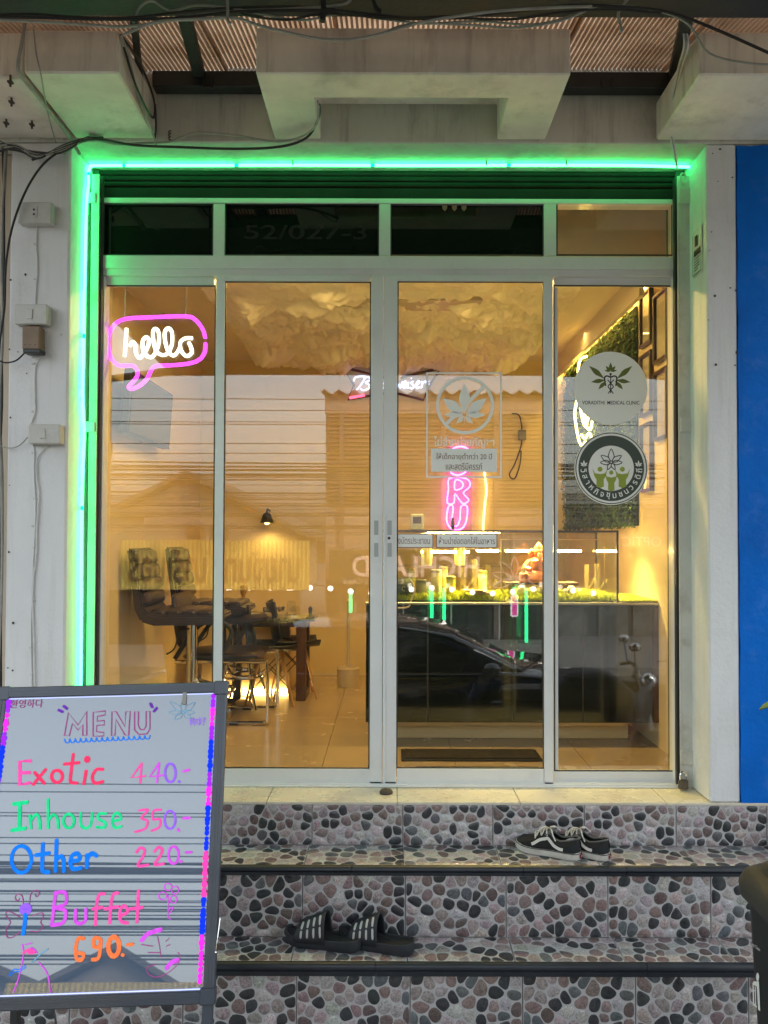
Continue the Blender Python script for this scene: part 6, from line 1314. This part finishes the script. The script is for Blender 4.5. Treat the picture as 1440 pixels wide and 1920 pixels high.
mb.go('leaf_emblem', pkl, sb_)
for px in (700, 790, 880, 970): q0, q1 = Q(px-32, 1130, YF), Q(px+36, 1260, YF); w_ = boxo('window', q0.x, q1.x, YF-.04, YF-.02, q1.z, q0.z, pm('dark_window', (.02, .025, .025), .1, coat=.5), sh2); boxo('frame', q0.x-.03, q0.x, YF-.04, YF, q1.z, q0.z, pm('pale_frame', (.4, .38, .34), .5), w_)
boxo('shopfront', a.x+.03, b.x-.03, YF-.058, YF-.045, -.02, sg2.z-.02, pm('dark_shopfront', (.02, .022, .02), .4), sh2)
grn = emit('street_green_neon', (.03, 1, .3), 5.0)
for px, y0, y1 in ((658, 1108, 1155), (810, 1102, 1185), (833, 1102, 1170), (987, 1100, 1222), (964, 1100, 1118)):
    q0, q1 = Q(px, y0, YF+.4), Q(px, y1, YF+.4); MB().tube([q0, q1], .035, 6).go('neon_tube', grn, label='green neon tube across the street', cat='neon light', group='green neon tubes across the street')
cord = [Q(430+i*38, 1102+5*math.sin(i*1.1), YF+.7) for i in range(19)]
sl_ = thing('string_lights', 'string of round white bulbs across the street', 'lights', cord[9]); MB().tube(cord, .01, 5).go('cord', cable_blk, sl_)
for q in cord: MB().ball(q-Vector((0, 0, .05)), .055, 8).go('bulb', emit('white_bulb', (1, .92, .8), 7.0), sl_, smooth=True)
q = Q(965, 1135, -7.5); os_ = thing('lit_sign', 'small pink lit box sign across the street', 'sign', q); boxo('border', q.x-.07, q.x+.07, -7.55, -7.5, q.z-.2, q.z+.2, emit('sign_white', (1, .9, .95), 2.2), os_, .03); boxo('panel', q.x-.045, q.x+.045, -7.499, -7.49, q.z-.17, q.z+.17, emit('sign_pink', (1, .08, .45), 1.8), os_)
# yellow corrugated sign board
yA, yB = Q(225, 1014, -8), Q(580, 1106, -8); ysg = thing('yellow_signboard', 'yellow corrugated signboard across the street', 'sign', ((yA.x+yB.x)/2, -8, yB.z)); mb = MB(); k = 90
vs_ = [];
for i in range(k+1): x = yA.x+(yB.x-yA.x)*i/k; y = -8+(.015 if i % 2 else 0); vs_ += [(x, y, yB.z), (x, y, yA.z)]
o = mb.add(vs_, [(2*i, 2*i+1, 2*i+3, 2*i+2) for i in range(k)]).go('board', pm('yellow_sheet', (.58, .42, .09), .5, var=.1), ysg); md = o.modifiers.new('thickness', 'SOLIDIFY'); md.thickness = .02
put_text('lettering', 'นายจันทร์ บาร์เบอร์', ((yA.x+yB.x)/2, -7.94, (yA.z+yB.z)/2), pm('brown_sign_text', (.14, .09, .03), .6), ysg, face='+y', width=(yB.x-yA.x)*.9, height=.62, bold=.01)
for x in (yA.x+.2, yB.x-.2): MB().tube([(x, -8.05, yA.z), (x, -8.05, -.02)], .04, 8).go('post', dark_steel, ysg)
boxo('reflection_blocker', yA.x-1.5, -1.7, -8.12, -8.07, -.02, yB.z-.02, pm('dark_blocker', (.03, .026, .02), .7), ysg)  # dark panel added to keep bright ground out of the mirrored view
# gabled house, low right-hand building
hc = thing('gabled_house', 'pale gabled house behind the yellow signboard', 'building', (-7.5, -20, 0)); kk = 26.42/1442
pa, pb, pc = Q(150, 985, -20), Q(345, 888, -20), Q(575, 1005, -20); hw = pm('house_wall', (.15, .12, .09), .7, var=.08)
MB().prism([(pa.x+.4, -.1), (pc.x-.4, -.1), (pc.x-.4, pc.z), (pb.x, pb.z-.15), (pa.x+.4, pa.z)], 'y', -28, -20.4).go('wall', hw, hc)
for s, e_ in ((pa, pb), (pb, pc)): MB().hexa([(s.x, -28, s.z-.05), (e_.x, -28, e_.z-.05), (e_.x, -20, e_.z-.05), (s.x, -20, s.z-.05), (s.x, -28, s.z+.12), (e_.x, -28, e_.z+.12), (e_.x, -20, e_.z+.12), (s.x, -20, s.z+.12)]).go('roof', pm('house_roof', (.07, .055, .045), .8, var=.1), hc)
for px in (350, 395): q0, q1 = Q(px, 985, -20.35), Q(px+32, 1010, -20.35); boxo('window', q0.x, q1.x, -20.4, -20.35, q1.z, q0.z, pm('dark_window', (.02, .025, .025)), hc)
rb = Q(1048, 950, YF-.5); rbd = thing('right_shop', 'low dark shop beside the brown shop across the street', 'building', (7, YF-3, 0)); boxo('wall', rb.x, rb.x+8, YF-6, YF-.5, -.02, rb.z, pm('grey_shop_wall', (.06, .058, .052), .7, var=.1), rbd)
put_text('lettering', 'OPTIC', (Q(1205, 0, YF-.49).x, YF-.49, Q(0, 1014, YF).z), pkl, rbd, face='+y', height=.2)
for px in (1075, 1150, 1215): q0, q1 = Q(px-28, 1110, YF-.5), Q(px+28, 1260, YF-.5); boxo('window', q0.x, q1.x, YF-.52, YF-.48, q1.z, q0.z, pm('shop_window', (.12, .12, .11), .15, coat=.4, var=.5, vs=3), rbd)
lb_ = thing('left_terrace', 'row of pale low houses along the far left of the street', 'building', (-16, -12, 0)); boxo('wall', -24, -7.2, -16, -11, -.02, 2.6, hw, lb_); boxo('roof', -24.2, -7, -16.2, -10.7, 2.6, 2.75, pm('house_roof', (.2, .15, .12)), lb_)
# overhead lines
for i in range(34):
    py = [742, 757, 785, 795, 822, 845, 850][i] if i < 7 else 858+(i-7)*5.2+random.uniform(-3, 3)
    Y = -6.5-random.uniform(0, 1.2); sag = random.uniform(.0, .12); p0, p1 = Q(-600, py+random.uniform(-8, 8), Y), Q(2000, py+random.uniform(-8, 8), Y)
    pts = [p0.lerp(p1, t/16)-Vector((0, 0, sag*4*(t/16)*(1-t/16))) for t in range(17)]
    MB().tube(pts, random.choice([.007, .009, .011, .016]) if i > 6 else .008, 5).go('power_line', cable_blk, label='overhead power line strung along the far side of the street', cat='power line', group='overhead lines across the street')
for x in (-11.5, 12): MB().tube([(x, -7, -.1), (x, -7, 6)], [.16, .15, .13, .11], 10).go('utility_pole', pm('pole_concrete', (.3, .29, .27), .8), label='concrete utility pole at the '+('left' if x < 0 else 'right')+' end of the overhead lines', cat='pole')
# parked black car
car_m = pm('black_car_paint', (.006, .006, .007), .12, coat=1.0); gl_m = pm('car_glass', (.01, .012, .013), .05, coat=.6); tyre = pm('tyre', (.015, .015, .015), .8)
car = thing('parked_car', 'glossy black car parked at the kerb', 'car', (-.3, -1.7, -.15)); ZG = -.15
def prof_loft(name, prof, widths, m, par, bev=.03):
    mb = MB(); rings = []
    for (w_, ins) in widths:
        cx_ = sum(p[0] for p in prof)/len(prof); cz_ = sum(p[1] for p in prof)/len(prof); rings.append([(cx_+(x-cx_)*ins, -1.7+w_, cz_+(z-cz_)*ins) for x, z in prof])
    mb.loft(rings); return mb.go(name, m, par, bev, True)
low = [(-2.55, ZG+.28), (-2.5, ZG+.75), (-2.2, ZG+.86), (1.1, ZG+.88), (1.75, ZG+.82), (2.05, ZG+.66), (2.1, ZG+.3), (1.9, ZG+.18), (-2.4, ZG+.18)]
prof_loft('body', low, ((-.86, .96), (-.80, 1), (.80, 1), (.86, .96)), car_m, car)
gh = [(-2.15, ZG+.86), (-1.55, ZG+1.20), (-.9, ZG+1.30), (.1, ZG+1.30), (.62, ZG+1.22), (1.32, ZG+.87)]
prof_loft('cabin', gh, ((-.74, .93), (-.66, 1), (.66, 1), (.74, .93)), car_m, car)
for s in (-1, 1):
    for (x0, x1, zt0, zt1) in ((-1.75, -.55, 1.17, 1.24), (-.48, .95, 1.24, 1.02)):
        y = -1.7+s*.752; MB().hexa([(x0-.1, y-.004, ZG+.90), (x1+.1, y-.004, ZG+.90), (x1+.1, y+.004, ZG+.90), (x0-.1, y+.004, ZG+.90), (x0+.1, y-.004-s*.03, ZG+zt0), (x1-.35 if x1 > 0 else x1, y-.004-s*.03, ZG+zt1 if x1 < 0 else ZG+1.2), (x1-.35 if x1 > 0 else x1, y+.004-s*.03, ZG+zt1 if x1 < 0 else ZG+1.2), (x0+.1, y+.004-s*.03, ZG+zt0)]).go('window', gl_m, car)
    for x in (-1.65, 1.35):
        w_ = MB().lathe([(.18, -.1), (.31, -.09), (.32, -.06), (.32, .06), (.31, .09), (.18, .1)], (x, -1.7+s*.78, ZG+.32), 24, 'y').go('wheel', tyre, car, smooth=True); MB().lathe([(.02, -.105), (.19, -.102), (.2, 0), (.19, .102), (.02, .105)], (x, -1.7+s*.78, ZG+.32), 16, 'y').go('rim', chrome, w_, smooth=True)
    MB().tube([(-2.3, -1.7+s*.87, ZG+.87), (1.2, -1.7+s*.87, ZG+.885)], .008, 5).go('trim_strip', chrome, car); MB().ball((.95, -1.7+s*.95, ZG+.93), .09, 10, .7).go('mirror', car_m, car, smooth=True)
    MB().ball((2.0, -1.7+s*.6, ZG+.6), .1, 10).go('headlight', chrome, car, smooth=True)
# motor scooter
scm = pm('dark_scooter_paint', (.02, .02, .024), .25, coat=.6)
def scooter(x, y, rz, label):
    t = thing('motor_scooter', label, 'scooter', group='scooters parked at the kerb')
    for wx in (-.6, .6): w_ = MB().lathe([(.17, -.05), (.24, -.045), (.25, 0), (.24, .045), (.17, .05)], (wx, 0, .25), 22, 'y').go('wheel', tyre, t, smooth=True); MB().lathe([(.02, -.03), (.17, -.03), (.17, .03), (.02, .03)], (wx, 0, .25), 14, 'y').go('rim', chrome, w_, smooth=True)
    mb = MB(); S = lambda x, hw, z0, z1: [(x, hw*math.sin(a)*1.0, (z0+z1)/2+(z1-z0)/2*math.cos(a)) for a in [2*math.pi*i/12 for i in range(12)]]
    mb.loft([S(-.85, .05, .62, .7), S(-.6, .14, .45, .76), S(-.2, .15, .36, .74), S(.05, .13, .26, .42), S(.3, .13, .24, .36), S(.42, .15, .3, .8), S(.5, .12, .5, .95), S(.56, .05, .7, .98)]); mb.go('body', scm, t, smooth=True)
    m2 = MB(); pad(m2, -.42, .79, .72, .11, 0, -.13, .13); m2.go('seat', blk_plastic, t, smooth=True)
    MB().tube([(.6, 0, .25), (.5, 0, .7), (.42, 0, 1.0)], .03, 8).go('fork', chrome, t, smooth=True)
    MB().tube([(.34, -.33, 1.0), (.4, -.15, 1.04), (.42, 0, 1.02), (.4, .15, 1.04), (.34, .33, 1.0)], .016, 7, sm=4).go('handlebar', blk_plastic, t, smooth=True)
    for s in (-1, 1): MB().tube([(.38, s*.22, 1.03), (.36, s*.28, 1.2)], .007, 5).ball((.36, s*.29, 1.24), .055, 10, .7).go('mirror', chrome, t, smooth=True)
    MB().ball((.52, 0, .9), .08, 12).go('headlight', chrome, t, smooth=True)
    t.location = (x, y, -.15); t.rotation_euler = (0, 0, rz); return t
m1 = scooter(1.75, -.35, R(8), 'dark scooter at the kerb nearer the parked car')
m2_ = copy_tree(m1); m2_['label'] = 'dark scooter at the kerb farther from the parked car'; m2_.location = (2.75, -.5, -.15); m2_.rotation_euler = (0, 0, R(25))
